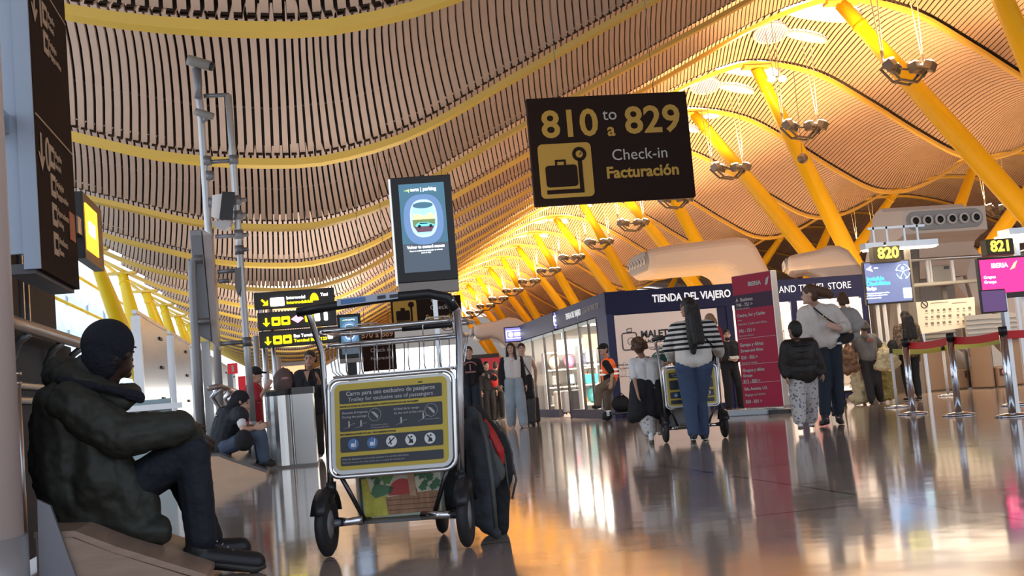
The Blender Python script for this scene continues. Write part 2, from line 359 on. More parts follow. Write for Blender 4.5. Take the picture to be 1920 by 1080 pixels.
# ---------------------------------------------------------------- hanging check-in sign
BROWN = mat('sign_brown', (.024, .013, .01), .8, spec=.15); SY = mat('sign_yellow', (.5, .29, .035), .5); SW = mat('sign_white', (.5, .48, .46), .5)
def checkin_sign(x0, y1, Z, wpx, hpx, nums, label, lit=0):
    """x0,y1: lower left corner in the photograph; Z: its distance"""
    root = empty('hanging_sign', at(x0, y1, Z), -.03, label, 'sign')
    W = wpx/F*Z*1.02; Hh = hpx/F*Z
    m = MB(); m.bb(0, W, 0, .12, 0, Hh); m.build('sign_panel', BROWN, root, bevel=.01)
    s = W/2.41
    yy = -.006
    text(nums[0], .56*s, SY, root, (.61*s, yy, Hh-.42*s), .012*s, sx=1.02, name='number_lettering'); text(nums[1], .56*s, SY, root, (1.86*s, yy, Hh-.42*s), .012*s, sx=1.02, name='number_lettering')
    text('to', .25*s, SW, root, (1.22*s, yy, Hh-.3*s), 0); text('a', .27*s, SY, root, (1.22*s, yy, Hh-.53*s), .006*s)
    text('Check-in', .235*s, SW, root, (1.62*s, yy, .68*s), 0); text('Facturación', .235*s, SY, root, (1.64*s, yy, .42*s), .007*s)
    m = MB(); m.prism(rrect(.1*s, .89*s, .1*s, .9*s, .07*s), -.012, 0); pc = m.build('pictogram', SY, root)
    g = MB(); g.prism(rrect(.19*s, .66*s, .26*s, .58*s, .05*s), -.02, -.012)
    g.prism([(.34*s, .58*s), (.34*s, .66*s), (.5*s, .66*s), (.5*s, .58*s), (.47*s, .58*s), (.47*s, .63*s), (.37*s, .63*s), (.37*s, .58*s)], -.02, -.012)
    g.prism([(.19*s, .16*s), (.74*s, .16*s), (.74*s, .66*s), (.68*s, .66*s), (.68*s, .22*s), (.19*s, .22*s)], -.02, -.012)
    n = 24; ro, ri = .105*s, .055*s; cx, cz = .71*s, .73*s
    out = [(cx+ro*math.cos(2*PI*i/n), cz+ro*math.sin(2*PI*i/n)) for i in range(n+1)]+[(cx+ri*math.cos(-2*PI*i/n), cz+ri*math.sin(-2*PI*i/n)) for i in range(n+1)]
    for i in range(n):
        a, b = 2*PI*i/n, 2*PI*(i+1)/n
        g.prism([(cx+ri*math.cos(a), cz+ri*math.sin(a)), (cx+ro*math.cos(a), cz+ro*math.sin(a)), (cx+ro*math.cos(b), cz+ro*math.sin(b)), (cx+ri*math.cos(b), cz+ri*math.sin(b))], -.02, -.012)
    g.prism([(cx-.01*s, cz-.02*s), (cx+.02*s, cz-.0*s), (cx+.05*s, cz+.06*s)], -.02, -.012)
    g.build('suitcase_symbol', BROWN, pc)
    for x in (.2*W, .8*W):
        p = root.matrix_basis @ Vector((x, .06, Hh)); zr = on_roof(p.x, p.y)
        m = MB(); m.tube([(x, .06, Hh), (x, .06, Hh+zr-p.z)], .006, 5); m.build('suspension_cable', METAL, root)
    return root
checkin_sign(1004, 387, 18.0, 306, 206, ('810', '829'), 'large brown hanging sign with yellow numbers 810 to 829 and suitcase symbol')
# the farther one, seen through the trolley basket
root = empty('hanging_sign', at(736, 613, 27), -.03, 'brown check-in sign behind the trolley handle with yellow suitcase symbol', 'sign'); s = .95
m = MB(); m.bb(0, 1.55, 0, .1, 0, .6); m.build('sign_panel', BROWN, root)
m = MB(); m.prism(rrect(.04, .56, .04, .56, .05), -.012, 0); pc = m.build('pictogram', SY, root)
g = MB(); g.prism(rrect(.1, .4, .12, .34, .03), -.02, -.012); g.prism(rrect(.2, .3, .34, .4, .02), -.02, -.012); g.prism([(.1, .08), (.46, .08), (.46, .44), (.42, .44), (.42, .11), (.1, .11)], -.02, -.012); g.prism(disc(.44, .46, .065), -.02, -.012); g.build('suitcase_symbol', BROWN, pc)
text('870 to 889', .12, SW, root, (1.15, -.006, .53)); text('Check-in', .15, SW, root, (1.13, -.006, .36)); text('Facturación', .15, SY, root, (1.1, -.006, .15), .004)
for x in (.2, 1.35):
    m = MB(); m.tube([(x, .05, .6), (x, .05, on_roof(root.location.x+x, root.location.y)-root.location.z)], .008, 5); m.build('suspension_cable', METAL, root)
root = empty('hanging_sign', at(682, 697, 30), -.03, 'dark sign ending 70 a 889 half hidden behind the trolley basket', 'sign')
m = MB(); m.bb(0, .82, 0, .1, 0, 1.08); m.build('sign_panel', BROWN, root)
text('870 a 889', .2, mat('sign_copper', (.55, .3, .17), .5), root, (.39, -.006, .88), .004); text('Check in', .14, SW, root, (.45, -.006, .5)); text('Facturación', .11, SW, root, (.45, -.006, .3))
for x in (.1, .7):
    m = MB(); m.tube([(x, .05, 1.08), (x, .05, on_roof(root.location.x+x, root.location.y)-root.location.z)], .008, 5); m.build('suspension_cable', METAL, root)

# ---------------------------------------------------------------- stacked wayfinding signs on the left
LY = mat('lit_yellow', (1, .8, .02), .4, emit=1.6, ecol=(1, .82, .0)); LW = mat('lit_white', (1, 1, 1), .4, emit=2.2, ecol=(1, .98, .95)); LP = mat('lit_pink', (1, .4, .55), .4, emit=1.3, ecol=(1, .35, .5)); DARK = mat('sign_charcoal', (.03, .028, .028), .4)
def arrow(cx, cz, r, ang, y0=-.02, y1=-.002):
    P = [(0, -1), (.85, -.1), (.45, -.1+.0), (.22, -.35), (.22, 1), (-.22, 1), (-.22, -.35), (-.45, -.1), (-.85, -.1)]
    c, s = math.cos(ang), math.sin(ang)
    return [(cx+r*(x*c-z*s), cz+r*(x*s+z*c)) for x, z in P]
def waysign(x0, y1, wpx, hpx, items, label, Z=18):
    root = empty('wayfinding_sign', at(x0, y1, Z), -.02, label, 'sign', 'stacked wayfinding signs'); W = wpx/F*Z; Hh = hpx/F*Z; k = Z/F
    m = MB(); m.bb(0, W, 0, .12, 0, Hh); m.build('sign_panel', DARK, root, bevel=.008)
    for it in items:
        kind, a, b = it[0], it[1]*k, it[2]*k   # a, b: from the left and from the foot
        m = MB()
        if kind == 'arrow': m.prism(arrow(a, b, 8*k, it[3]), -.02, 0); m.build('arrow', LY, root)
        elif kind == 'icon': m.prism(rrect(a-8*k, a+8*k, b-8*k, b+8*k, 2*k), -.02, 0); q = m.build('pictogram', LY, root); g = MB(); g.prism(rrect(a-4*k, a+4*k, b-3*k, b+2*k, k), -.024, -.02); g.build('symbol', DARK, q)
        elif kind == 'wicon': m.prism(rrect(a-it[3]*k, a+it[3]*k, b-8*k, b+8*k, 2*k), -.02, 0); m.build('pictogram', LW, root)
        elif kind == 'dome': m.prism([(a-8*k, b-6*k)]+[(a+8*k*math.cos(t*PI/10), b-6*k+14*k*math.sin(t*PI/10)) for t in range(11)], -.02, 0); m.build('pictogram', LY, root)
        elif kind == 'diamond': m.prism([(a-12*k, b), (a, b-8*k), (a+12*k, b), (a, b+8*k)], -.02, 0); m.build('pictogram', LP, root)
        elif kind == 'txt': text(it[3], 8*k, it[4], root, (a, -.005, b), .0015, 'LEFT')
    for x in (.08*W, .9*W):
        m = MB(); m.bb(x-.02, x+.02, .03, .09, -.06, 0) if y1 < 650 else m.bb(x-.02, x+.02, .03, .09, -.01, 0); m.build('bracket', STEEL, root)
    return root
waysign(477, 581, 150, 32, [('arrow', 20, 12, .8), ('wicon', 43, 12, 13), ('txt', 60, 18, 'Intermodal', LW), ('txt', 60, 9, 'Intermodalidad', LY), ('dome', 112, 16), ('txt', 124, 20, 'Taxi', LW)], 'topmost of three stacked dark wayfinding signs with diagonal yellow arrow')
waysign(484, 620, 147, 33, [('arrow', 16, 14, 0), ('icon', 34, 15), ('icon', 52, 15), ('diamond', 74, 17), ('icon', 96, 18), ('wicon', 111, 18, 5), ('wicon', 127, 18, 3.5)], 'middle of three stacked dark wayfinding signs with pink diamond')
waysign(487, 653, 147, 31, [('arrow', 16, 12, 0), ('icon', 34, 13), ('icon', 52, 13), ('txt', 64, 18, 'Bus Terminal', LW), ('txt', 64, 9, 'Terminal Bus T123', LY), ('wicon', 132, 16, 5)], 'lowest of three stacked dark wayfinding signs reading Terminal Bus')
root = empty('sign_post', (at(497, 700, 18.15).x, at(497, 700, 18.15).y, 0), 0, 'pair of slim steel posts carrying the stacked wayfinding signs', 'post')
for dx in (0, .14): m = MB(); m.tube([(dx, .05, 0), (dx, .05, 2.5)], .03, 8); m.build('post', STEEL, root)
m = MB(); m.bb(-.12, .26, -.08, .18, 0, .015); m.build('base_plate', STEEL, root)

# ---------------------------------------------------------------- parking displays
def display(x0, y1, Z, wpx, hpx, label, full=True, rz=-.08, pole=0):
    root = empty('advertising_display', at(x0, y1, Z), rz, label, 'screen'); W = wpx/F*Z; Hh = hpx/F*Z
    m = MB(); m.bb(0, W, 0, .1, 0, Hh); m.build('casing', BLACK, root, bevel=.004)
    m = MB(); m.bb(-.02, -.004, .0, .12, -.02*W, Hh*.99); m.build('side_trim', CHROME, root)
    sc_ = mat('display_blue', (.05, .12, .18), .3, emit=.5, ecol=(.08, .22, .33)); s2 = mat('display_lower', (.06, .08, .1), .3, emit=.4, ecol=(.1, .14, .2)); s3 = mat('display_window_glow', (.2, .3, .5), .3, emit=.6, ecol=(.13, .25, .5))
    m = MB(); m.bb(.12*W, .88*W, -.004, 0, .09*Hh, .93*Hh); scn = m.build('screen', s2, root)
    m = MB(); m.bb(.12*W, .88*W, -.006, -.004, .36*Hh, .93*Hh); m.build('backdrop', sc_, scn)
    u = W
    def ov(cx, cz, rx, rz_, p=2.6):
        out = []
        for i in range(32):
            a = 2*PI*i/32; c, s = math.cos(a), math.sin(a); out.append((cx+rx*abs(c)**(2/p)*(1 if c > 0 else -1), cz+rz_*abs(s)**(2/p)*(1 if s > 0 else -1)))
        return out
    cz = .595*Hh; m = MB(); m.prism(ov(.5*W, cz-.01*Hh, .33*W, .24*Hh), -.007, -.006); m.build('window_panel', s3, scn)
    m = MB(); m.prism(ov(.5*W, cz, .225*W, .18*Hh), -.0075, -.007); m.build('window_rim', mat('display_rim', (.5, .7, .9), .3, emit=1, ecol=(.4, .6, .85)), scn)
    m = MB(); m.prism(ov(.5*W, cz, .195*W, .16*Hh), -.008, -.0075); m.build('sky_picture', mat('display_sky', (.3, .5, .9), .3, emit=1.2, ecol=(.25, .5, .95)), scn)
    m = MB(); m.prism(ov(.5*W, cz+.125*Hh, .17*W, .03*Hh, 2), -.0085, -.008); m.build('window_blind', sc_, scn)
    for z0, z1, col, e, nm in ((-.01, .05, (.75, .6, .3), 1, 'autumn_trees'), (-.07, -.01, (.2, .3, .12), .5, 'hedge'), (-.13, -.07, (.12, .06, .09), .8, 'road')):
        zc = [(x, z) for x, z in ov(.5*W, cz, .193*W, .157*Hh)]
        P = [(min(max(x, .3*W), .7*W), min(max(z, cz+z0*Hh), cz+z1*Hh)) for x, z in zc if cz+z0*Hh-.05*Hh < z < cz+z1*Hh+.05*Hh]
        if nm == 'autumn_trees':
            P = [(.315*W, cz-.01*Hh), (.685*W, cz-.01*Hh), (.68*W, cz+.03*Hh), (.64*W, cz+.05*Hh), (.58*W, cz+.045*Hh), (.55*W, cz+.03*Hh), (.5*W, cz+.02*Hh), (.44*W, cz+.045*Hh), (.38*W, cz+.04*Hh), (.33*W, cz+.045*Hh)]
        else: P = [(.5*W+.19*W*f_, z) for f_, z in ((-1 if nm == 'hedge' else -.95, cz+z1*Hh), (-.97 if nm == 'hedge' else -.6, cz+z0*Hh), (.97 if nm == 'hedge' else .6, cz+z0*Hh), (1 if nm == 'hedge' else .95, cz+z1*Hh))]
        m = MB(); m.prism(P, -.0088, -.008); m.build(nm, mat('display_'+nm, col, .4, emit=e), scn)
    c0, z0 = .5*W, cz-.075*Hh
    P = [(-.16, 0), (-.165, .025), (-.15, .035), (-.11, .065), (.04, .068), (.09, .035), (.15, .025), (.155, 0)]
    m = MB(); m.prism([(c0+.02*W+x*W, z0+z*Hh*.55) for x, z in P], -.0095, -.0088); car = m.build('car_picture', mat('display_car', (.15, .6, .75), .4, emit=1.2, ecol=(.1, .55, .7)), scn)
    m = MB(); m.prism([(c0+.02*W+x*W, z0+z*Hh*.55) for x, z in ((-.1, .038), (-.09, .058), (.03, .06), (.06, .038))], -.01, -.0095); [m.prism(disc(c0+.02*W+x*W, z0, .028*W, 14), -.01, -.0095) for x in (-.1, .09)]; m.build('car_windows_and_wheels', DARK, car)
    m = MB(); m.prism([(.2*W, .865*Hh), (.3*W, .88*Hh), (.285*W, .845*Hh), (.27*W, .862*Hh)], -.0075, -.006); m.build('logo', mat('logo_green', (.5, .9, .2), .4, emit=1.2), scn)
    text('aena | parking', .085*W, LW, scn, (.53*W, -.0075, .873*Hh), .0008*W, sx=.9, depth=.0005)
    text('Volver te costará menos', .068*W, LW, scn, (.5*W, -.0075, .325*Hh), .0015*W, depth=.0005, sx=.92)
    text('Reserva tu plaza con antelación en aena.es', .032*W, LW, scn, (.5*W, -.0075, .29*Hh), 0, depth=.0005); text('para tu viaje', .032*W, LW, scn, (.5*W, -.0075, .27*Hh), 0, depth=.0005)
    m = MB(); m.bb(0, W, .0, .1, -.2*W, -.002); m.build('lower_housing', mat('taupe_metal', (.3, .27, .25), .4, .3), root, bevel=.004)
    P = root.matrix_basis @ Vector((.57*W, .05, 0)); m = MB(); m.bb(.545*W, .62*W, .02, .08, -P.z, -.2*W) if pole else m.bb(.3*W, .7*W, .02, .08, -P.z, -.2*W); m.build('pole', STEEL if pole else BLACK, root)
    m = MB(); m.bb(.2*W, .9*W, -.15, .25, -P.z, -P.z+.02); m.build('base_plate', STEEL, root)
    return root
display(747, 531, 9.6, 113, 200, 'tall black screen with a blue parking advert on a steel pole', pole=1)
display(637, 673, 21, 44, 83, 'small parking advert screen beneath the trolley handle, left of the brown sign', rz=-.03)

# ---------------------------------------------------------------- air supply ducts
CREAM = mat('cream_duct', (.85, .72, .62), .35, var=.04, vscale=.6); NOZ = mat('nozzle_black', (.01, .01, .01), .5)
def duct(loc, rz, label, L=3.0, w=2.0, drop=2.6, th=.55, sc_=1):
    root = empty('air_duct', loc, rz, label, 'air duct', 'cream air supply ducts')
    # side profile in x,z; the nozzle end at x=0
    P = [(0, -.02), (0, th), (.9, th+.1), (L-.75, th+.2), (L-.45, th+.15), (L-.22, th), (L+.75, -drop), (L-.55, -drop), (L-.9, -.55), (L-1.1, -.22), (L-1.45, -.07), (.25, -.1)]
    m = MB(); m.prism(P, 0, w); m.build('duct_body', CREAM, root, bevel=min(.28, th*.4), seg=4)
    m = MB(); pr = rrect(.1, w-.1, .05, th-.05, th*.4); m.add([(-.03, y_, z_) for y_, z_ in pr]+[(.2, y_, z_) for y_, z_ in pr], [tuple(range(len(pr))), tuple(range(2*len(pr)-1, len(pr)-1, -1))]+[(i, i+len(pr), (i+1) % len(pr)+len(pr), (i+1) % len(pr)) for i in range(len(pr))]); e = m.build('nozzle_plate', mat('duct_grey_end', (.42, .42, .42), .4), root, bevel=.02)
    for i in range(6):
        y = .3+(w-.6)*i/5
        m = MB(); m.lathe([(.1, 0), (.13, .02), (.13, .06), (.085, .07), (.08, .01)], mtx=Matrix.Translation((-.03, y, th/2)) @ Matrix.Rotation(-PI/2, 4, 'Y'), n=16); nz = m.build('nozzle', WHITE, e)
        m = MB(); m.lathe([(.083, 0), (.083, .055)], mtx=Matrix.Translation((-.03, y, th/2)) @ Matrix.Rotation(-PI/2, 4, 'Y'), n=16); m.build('nozzle_throat', NOZ, nz)
    m = MB(); m.bb(L-.45, L+.65, .3, w-.3, -loc[2], -drop+.1); m.build('riser', mat('duct_riser', (.25, .22, .2), .5), root)
    return root
p = at(1217, 508, 39); duct(p, -.02, 'long cream air duct with nozzles at its left end above the shop', L=3.85, w=2.5, drop=1.5, th=.72)
p = at(1478, 508, 36); duct(p, -.35, 'cream air duct wedge right of the long duct, behind the shop roof', L=2.0, w=1.8, drop=1.2, th=.45)
p = at(1852, 428, 29); duct(p, PI/2, 'wide cream air duct facing front with six round nozzles in a row', L=1.7, w=2.15, drop=1.0)
p = at(1738, 486, 34); duct(p, -.35, 'cream air duct bend just left of sign 821', L=1.5, w=1.5, drop=1.2, th=.2)
p = at(1818, 562, 38); duct(p, PI/2, 'lowest small cream air duct with six nozzles above the notice board', L=2.0, w=1.25, drop=1.0, th=.32)
p = at(889, 632, 46); duct(p, -.1, 'distant beige air duct beyond the two walking people', L=2.1, w=1.9, drop=.5, th=.45)
# ---------------------------------------------------------------- helper: boxes and plates on a thing's own plane
def rp(root, x0, y0, x1, y1, ly, th, name, m, parent=None, bevel=0):
    """upright plate whose opposite corners are seen at these photo points, its front at local y = ly"""
    a = local(root, x0, y0, ly); b = local(root, x1, y1, ly); q = MB(); q.bb(a.x, b.x, ly, ly+th, a.z, b.z)
    return q.build(name, m, parent or root, bevel=bevel)
def quad_px(root, pts, ly, th, name, m, parent=None, bevel=0):
    P = [(local(root, x, y, ly).x, local(root, x, y, ly).z) for x, y in pts]; q = MB(); q.prism(P, ly, ly+th); return q.build(name, m, parent or root, bevel=bevel)
NAVY = mat('shop_navy', (.02, .022, .075), .5, spec=.2); LWS = mat('shop_letters', (.9, .9, .92), .4, emit=.35); BEIGE = mat('shop_beige', (.78, .62, .54), .5, emit=.16); GLASS = mat('clear_glass', (.9, .95, 1), .02, alpha=.07)  # beige poster panel given a faint glow to lift its brightness
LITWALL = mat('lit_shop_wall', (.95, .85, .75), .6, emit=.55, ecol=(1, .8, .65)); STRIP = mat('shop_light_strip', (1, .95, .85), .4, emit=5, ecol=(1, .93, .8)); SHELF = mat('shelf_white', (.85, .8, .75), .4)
CARP = mat('shop_floor', (.5, .42, .36), .3)
# ---------------------------------------------------------------- shop, a box standing free in the hall
sx0, sx1, sy0, sy1, sh = 6.5, 12.5, 25.2, 35.6, 2.68
S = empty('travel_shop', (sx0, sy0, 0), 0, 'navy blue free-standing travel goods shop with glazed side and beige front panel', 'shop'); W = sx1-sx0; D = sy1-sy0
m = MB(); m.bb(0, W, 0, .12, 2.2, sh); m.build('front_fascia', NAVY, S)
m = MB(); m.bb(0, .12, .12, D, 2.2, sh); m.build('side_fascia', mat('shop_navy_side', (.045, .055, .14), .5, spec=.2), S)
m = MB(); m.bb(.12, W, .12, D, 2.5, 2.6); m.build('roof_panel', mat('shop_ceiling', (.25, .25, .27), .6), S)
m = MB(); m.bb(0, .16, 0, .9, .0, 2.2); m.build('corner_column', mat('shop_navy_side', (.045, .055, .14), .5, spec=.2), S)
m = MB(); m.bb(.16, 2.72, .02, .14, .0, 2.2); m.build('front_board', NAVY, S)
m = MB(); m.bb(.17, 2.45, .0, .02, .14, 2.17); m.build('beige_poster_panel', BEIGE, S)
for x in (2.72, 4.2, 5.85): m = MB(); m.bb(x-.05, x+.09, 0, .14, 0, 2.2); m.build('post', NAVY, S)
m = MB(); m.bb(2.8, W, 0, .12, 0, .16); m.build('front_plinth', NAVY, S)
for x0, x1 in ((2.82, 4.12), (4.3, 5.78)):
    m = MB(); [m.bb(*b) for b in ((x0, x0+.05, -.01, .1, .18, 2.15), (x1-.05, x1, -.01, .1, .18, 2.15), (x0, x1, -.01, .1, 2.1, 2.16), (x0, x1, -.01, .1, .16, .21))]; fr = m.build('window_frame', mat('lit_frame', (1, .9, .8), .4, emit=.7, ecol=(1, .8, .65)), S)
    m = MB(); m.bb(x0+.05, x1-.05, .04, .05, .21, 2.1); m.build('pane', GLASS, fr)
m = MB(); m.bb(.1, W, D-.1, D, 0, 2.5); m.build('rear_wall', mat('shop_rear', (.4, .4, .38), .5), S)
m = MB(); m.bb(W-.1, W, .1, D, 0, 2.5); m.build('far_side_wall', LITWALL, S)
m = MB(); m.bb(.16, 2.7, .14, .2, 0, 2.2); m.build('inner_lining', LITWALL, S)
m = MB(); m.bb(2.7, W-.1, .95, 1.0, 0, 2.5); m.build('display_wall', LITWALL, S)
m = MB(); m.bb(.05, W, .05, D, 0, .02); m.build('shop_floor', CARP, S)
# side glazing with black mullions and a doorway
for (a, b) in ((.9, 4.3), (5.6, D)):
    m = MB(); m.bb(0, .1, a, b, 0, .2); m.build('side_plinth', NAVY, S)
for y in (.92, 1.75, 2.7, 4.3, 5.6, 6.9, 8.6, D-.05): m = MB(); m.bb(-.01, .05, y-.025, y+.025, 0 if 4 < y < 6 else .2, 2.2); m.build('mullion', BLACK, S)
for a, b in ((.95, 1.72), (1.78, 2.67), (2.73, 4.27), (5.63, 6.87), (6.93, 8.57), (8.63, D-.08)):
    m = MB(); m.bb(.015, .03, a, b, .2, 2.2); m.build('glass_pane', GLASS, S)
m = MB(); m.bb(.0, .06, .9, D, 2.12, 2.22); m.build('window_head', mat('pale_head', (.5, .6, .6), .4), S)
m = MB(); m.bb(.05, .12, .82, .92, .2, 2.2); m.build('light_strip', mat('yellow_strip', (1, .95, .4), .4, emit=1.5), S)
for i, y in enumerate((1.6, 3.4, 5.2, 7.0, 8.8)):
    m = MB(); m.bb(.8, 2.4, y, y+.12, 2.44, 2.49); m.build('ceiling_light', STRIP, S)
for x in (3.1, 4.6): m = MB(); m.bb(x, x+1, .4, .55, 2.4, 2.45); m.build('ceiling_light', STRIP, S)
text('TIENDA DEL VIAJERO', .225, LWS, S, (1.92, -.008, 2.46), .006, sx=.82); text('LUGGAGE AND TRAVEL STORE', .215, LWS, S, (4.3, -.008, 2.46), 0, sx=.85)
m = MB(); m.prism([(2.87, 2.55), (2.94, 2.54), (3.01, 2.37), (2.96, 2.36)], -.015, 0); m.build('slash_logo', mat('slash_orange', (.9, .25, .08), .4, emit=.6), S)
text('TIENDA DEL VIAJERO', .2, LWS, S, (-.008, 3.1, 2.44), .003, rot=(PI/2, 0, -PI/2), sx=.85)
text('LUGGAGE AND TRAVEL STORE', .19, SW, S, (-.008, 1.35, 2.44), 0, rot=(PI/2, 0, -PI/2), sx=.6)
DK = mat('print_dark', (.03, .03, .035), .5); DG = mat('print_grey', (.35, .3, .28), .5)
text('MALETAS', .2, DK, S, (1.13, -.008, 1.72), .008); text('Y ACCESORIOS', .1, DK, S, (1.1, -.008, 1.57), .004); text('Luggage & accessories', .075, DG, S, (1.14, -.008, 1.44), 0)
text('Nuestros', .13, DG, S, (2.1, -.008, 1.9), .004); text('servicios', .13, DG, S, (2.1, -.008, 1.76), .004); text('Our services', .07, DG, S, (2.12, -.008, 1.63), 0)
def ring(m, pts, y, r=.008): m.tube([(x, y, z) for x, z in pts], r, 5, closed=True)
m = MB(); ring(m, rrect(.3, .62, 1.42, 1.78, .05), -.01, .012); ring(m, [(.42, 1.8), (.42, 1.86), (.52, 1.88), (.52, 1.8)], -.01, .01); ring(m, disc(.5, 1.6, .08, 14), -.01, .006); m.build('bag_drawing', DK, S)
# blade signs fixed on the side wall
VIO = mat('violet_sign', (.2, .18, .45), .4, emit=.7, ecol=(.3, .28, .7))
def blade(x0, y0, x1, y1, Y, label):
    r = empty('blade_sign', (0, Y, 0), 0, label, 'sign'); a = local(r, x0, y0); b = local(r, x1, y1); r.location = (a.x, Y, b.z)
    w, h = b.x-a.x, a.z-b.z; m = MB(); m.bb(0, w, 0, .1, 0, h); m.build('housing', NAVY, r); m = MB(); m.bb(.02, w-.02, -.01, 0, .03, h-.03); m.build('lit_face', VIO, r)
    m = MB(); ring(m, rrect(.1*w, .9*w, .25*h, .75*h, .06*h), -.012, .012); m.prism(disc(.33*w, .5*h, min(.13*w, .2*h)), -.016, -.01); m.prism(rrect(.52*w, .84*w, .38*h, .62*h, .02), -.016, -.01); m.build('emblem', LW, r)
    m = MB(); m.bb(w, 6.52-a.x if a.x+w < 6.52 else w+.02, .03, .07, .4*h, .5*h); m.build('arm', BLACK, r)
blade(945, 614, 982, 640, 35.4, 'violet lit blade sign at the far corner of the travel shop'); blade(1036, 584, 1048, 618, 30.3, 'small narrow violet blade sign midway along the shop side')
# goods inside: shelves and suitcases
def shelf_unit(loc, rz, w, label, n=4, h=2.0):
    r = empty('shelf_unit', loc, rz, label, 'shelves'); 
    for i in range(n): m = MB(); m.bb(0, w, 0, .4, .25+i*(h-.25)/(n-1)-.02, .25+i*(h-.25)/(n-1)+.02); m.build('shelf', SHELF, r)
    for x in (0, w): m = MB(); m.bb(x-.02, x+.02, 0, .4, 0, h); m.build('upright', SHELF, r)
    return r
GC = [('teal', (.05, .45, .5)), ('red', (.7, .05, .07)), ('black', (.02, .02, .025)), ('grey', (.3, .3, .32)), ('pale blue', (.4, .65, .8)), ('orange', (.8, .3, .05)), ('cream', (.8, .7, .55)), ('pink', (.85, .2, .4)), ('navy', (.04, .06, .2)), ('green', (.1, .4, .2))]
gi = 0
def goods(kind, loc, rz, ci, where, sz=1):
    cn, cc = GC[ci % len(GC)]; r = empty(kind, loc, rz, f'{cn} {kind.replace("_", " ")} {where}', kind.split('_')[-1], 'goods in the travel shop'); M_ = mat('goods_'+cn, cc, .4)
    if kind == 'suitcase':
        m = MB(); m.bb(-.2*sz, .2*sz, -.12*sz, .12*sz, .05, .62*sz); m.build('shell', M_, r, bevel=.04)
        m = MB(); m.tube([(-.1*sz, .1, .6*sz), (-.1*sz, .1, .8*sz), (.1*sz, .1, .8*sz), (.1*sz, .1, .6*sz)], .01, 5); m.build('handle', BLACK, r)
        for x in (-.15, .15):
            for y in (-.08, .08): m = MB(); m.cyl((x*sz-.01, y*sz, .025), (x*sz+.01, y*sz, .025), .025, n=8); m.build('wheel', BLACK, r)
    elif kind == 'backpack':
        m = MB(); m.ell((0, 0, .22), (.16, .1, .22)); m.ell((0, -.08, .14), (.11, .05, .11)); m.solid('bag', M_, r, .02)
        m = MB(); m.tube([(-.04, .05, .42), (0, .05, .48), (.04, .05, .42)], .01, 5); m.build('loop', BLACK, r)
    else:
        m = MB(); m.prism([(-.16, 0), (-.19, .26), (.19, .26), (.16, 0)], -.07, .07); m.build('bag', M_, r, bevel=.03); m = MB(); m.tube([(-.09, 0, .25), (-.06, 0, .38), (.06, 0, .38), (.09, 0, .25)], .012, 5); m.build('handle', BLACK, r)
pos = ['left end', 'left', 'middle', 'right', 'right end']
shelf_unit((9.4, 25.62, .02), 0, 1.2, 'white lit shelf unit behind the left shop window', 5); shelf_unit((10.9, 25.62, .02), 0, 1.3, 'white lit shelf unit behind the right shop window', 5)
for u, (bx, wn) in enumerate(((9.4, 'left'), (10.9, 'right'))):
    for lv in range(4):
        for i in range(4):
            z = .02+.25+lv*1.75/4+.02
            goods(('handbag', 'backpack', 'handbag')[(lv+i) % 3], (bx+.2+i*.28, 25.8, z), 0, [6, 4, 0, 2, 1, 5, 7, 3, 6, 8, 1, 2, 2, 1, 3, 9][(lv*4+i+u*5) % 16], f'on {["lowest", "second", "third", "fourth"][lv]} shelf, {["first", "second", "third", "fourth"][i]} from left, {wn} front window', .8)
for j, (x, y, nm) in enumerate(((7.35, 27.6, 'nearest'), (7.1, 30.6, 'middle'), (7.0, 34.6, 'farthest'))):
    shelf_unit((x, y, .02), 0, 1.5, f'{nm} shelf unit standing across the glazed shop side', 4, 1.75)
    for lv in range(3):
        for i in range(3):
            goods(('suitcase', 'backpack', 'handbag')[(lv+j) % 3], (x+.3+i*.45, y+.2, .29+lv*.5), 0, (j*3+lv*2+i+[7, 5, 6][lv]) % 10, f'on {["lower", "middle", "upper"][lv]} shelf of the {nm} unit, {["left", "centre", "right"][i]} one', .55)
for x, y, c, e, nm in ((7.35, 27.3, (.9, .05, .3), 1.1, 'pink'), (7.2, 26.6, (.85, .8, .1), .9, 'yellow'), (7.3, 29.4, (.95, .4, .2), 1.1, 'orange'), (7.1, 31.6, (.5, .85, .8), .8, 'turquoise')):
    m = MB(); m.bb(x-.35, x+.45, y, y+.02, 1.62, 2.0); m.tube([(x-.2, y+.01, 2.0), (x-.2, y+.01, 2.5)], .008, 4); m.tube([(x+.3, y+.01, 2.0), (x+.3, y+.01, 2.5)], .008, 4); tag(m.build('hanging_poster', mat('poster_'+nm, c, .5, emit=e)), f'{nm} poster hanging inside the shop behind the side glass', 'poster')  # posters made to glow so the shop interior reads bright
for i, y in enumerate((26.6, 27.5, 28.6, 32.0, 33.0, 34.0)):
    goods('suitcase', (7.2, y, .02), -PI/2, (2, 8, 3, 2, 3, 6)[i], f'on the shop floor by the side glass, {ordw[i]} from the front', 1.05)
for x, y, e in ((7.6, 30.2, 160), (10.2, 25.9, 50), (7.5, 27, 110), (7.5, 33.5, 120)):
    L = bpy.data.lights.new('shop_light', 'AREA'); L.energy = e; L.color = (1, .85, .7); L.size = 1.2; o = bpy.data.objects.new('shop_light', L); C.objects.link(o); o.location = (x, y, 2.38)
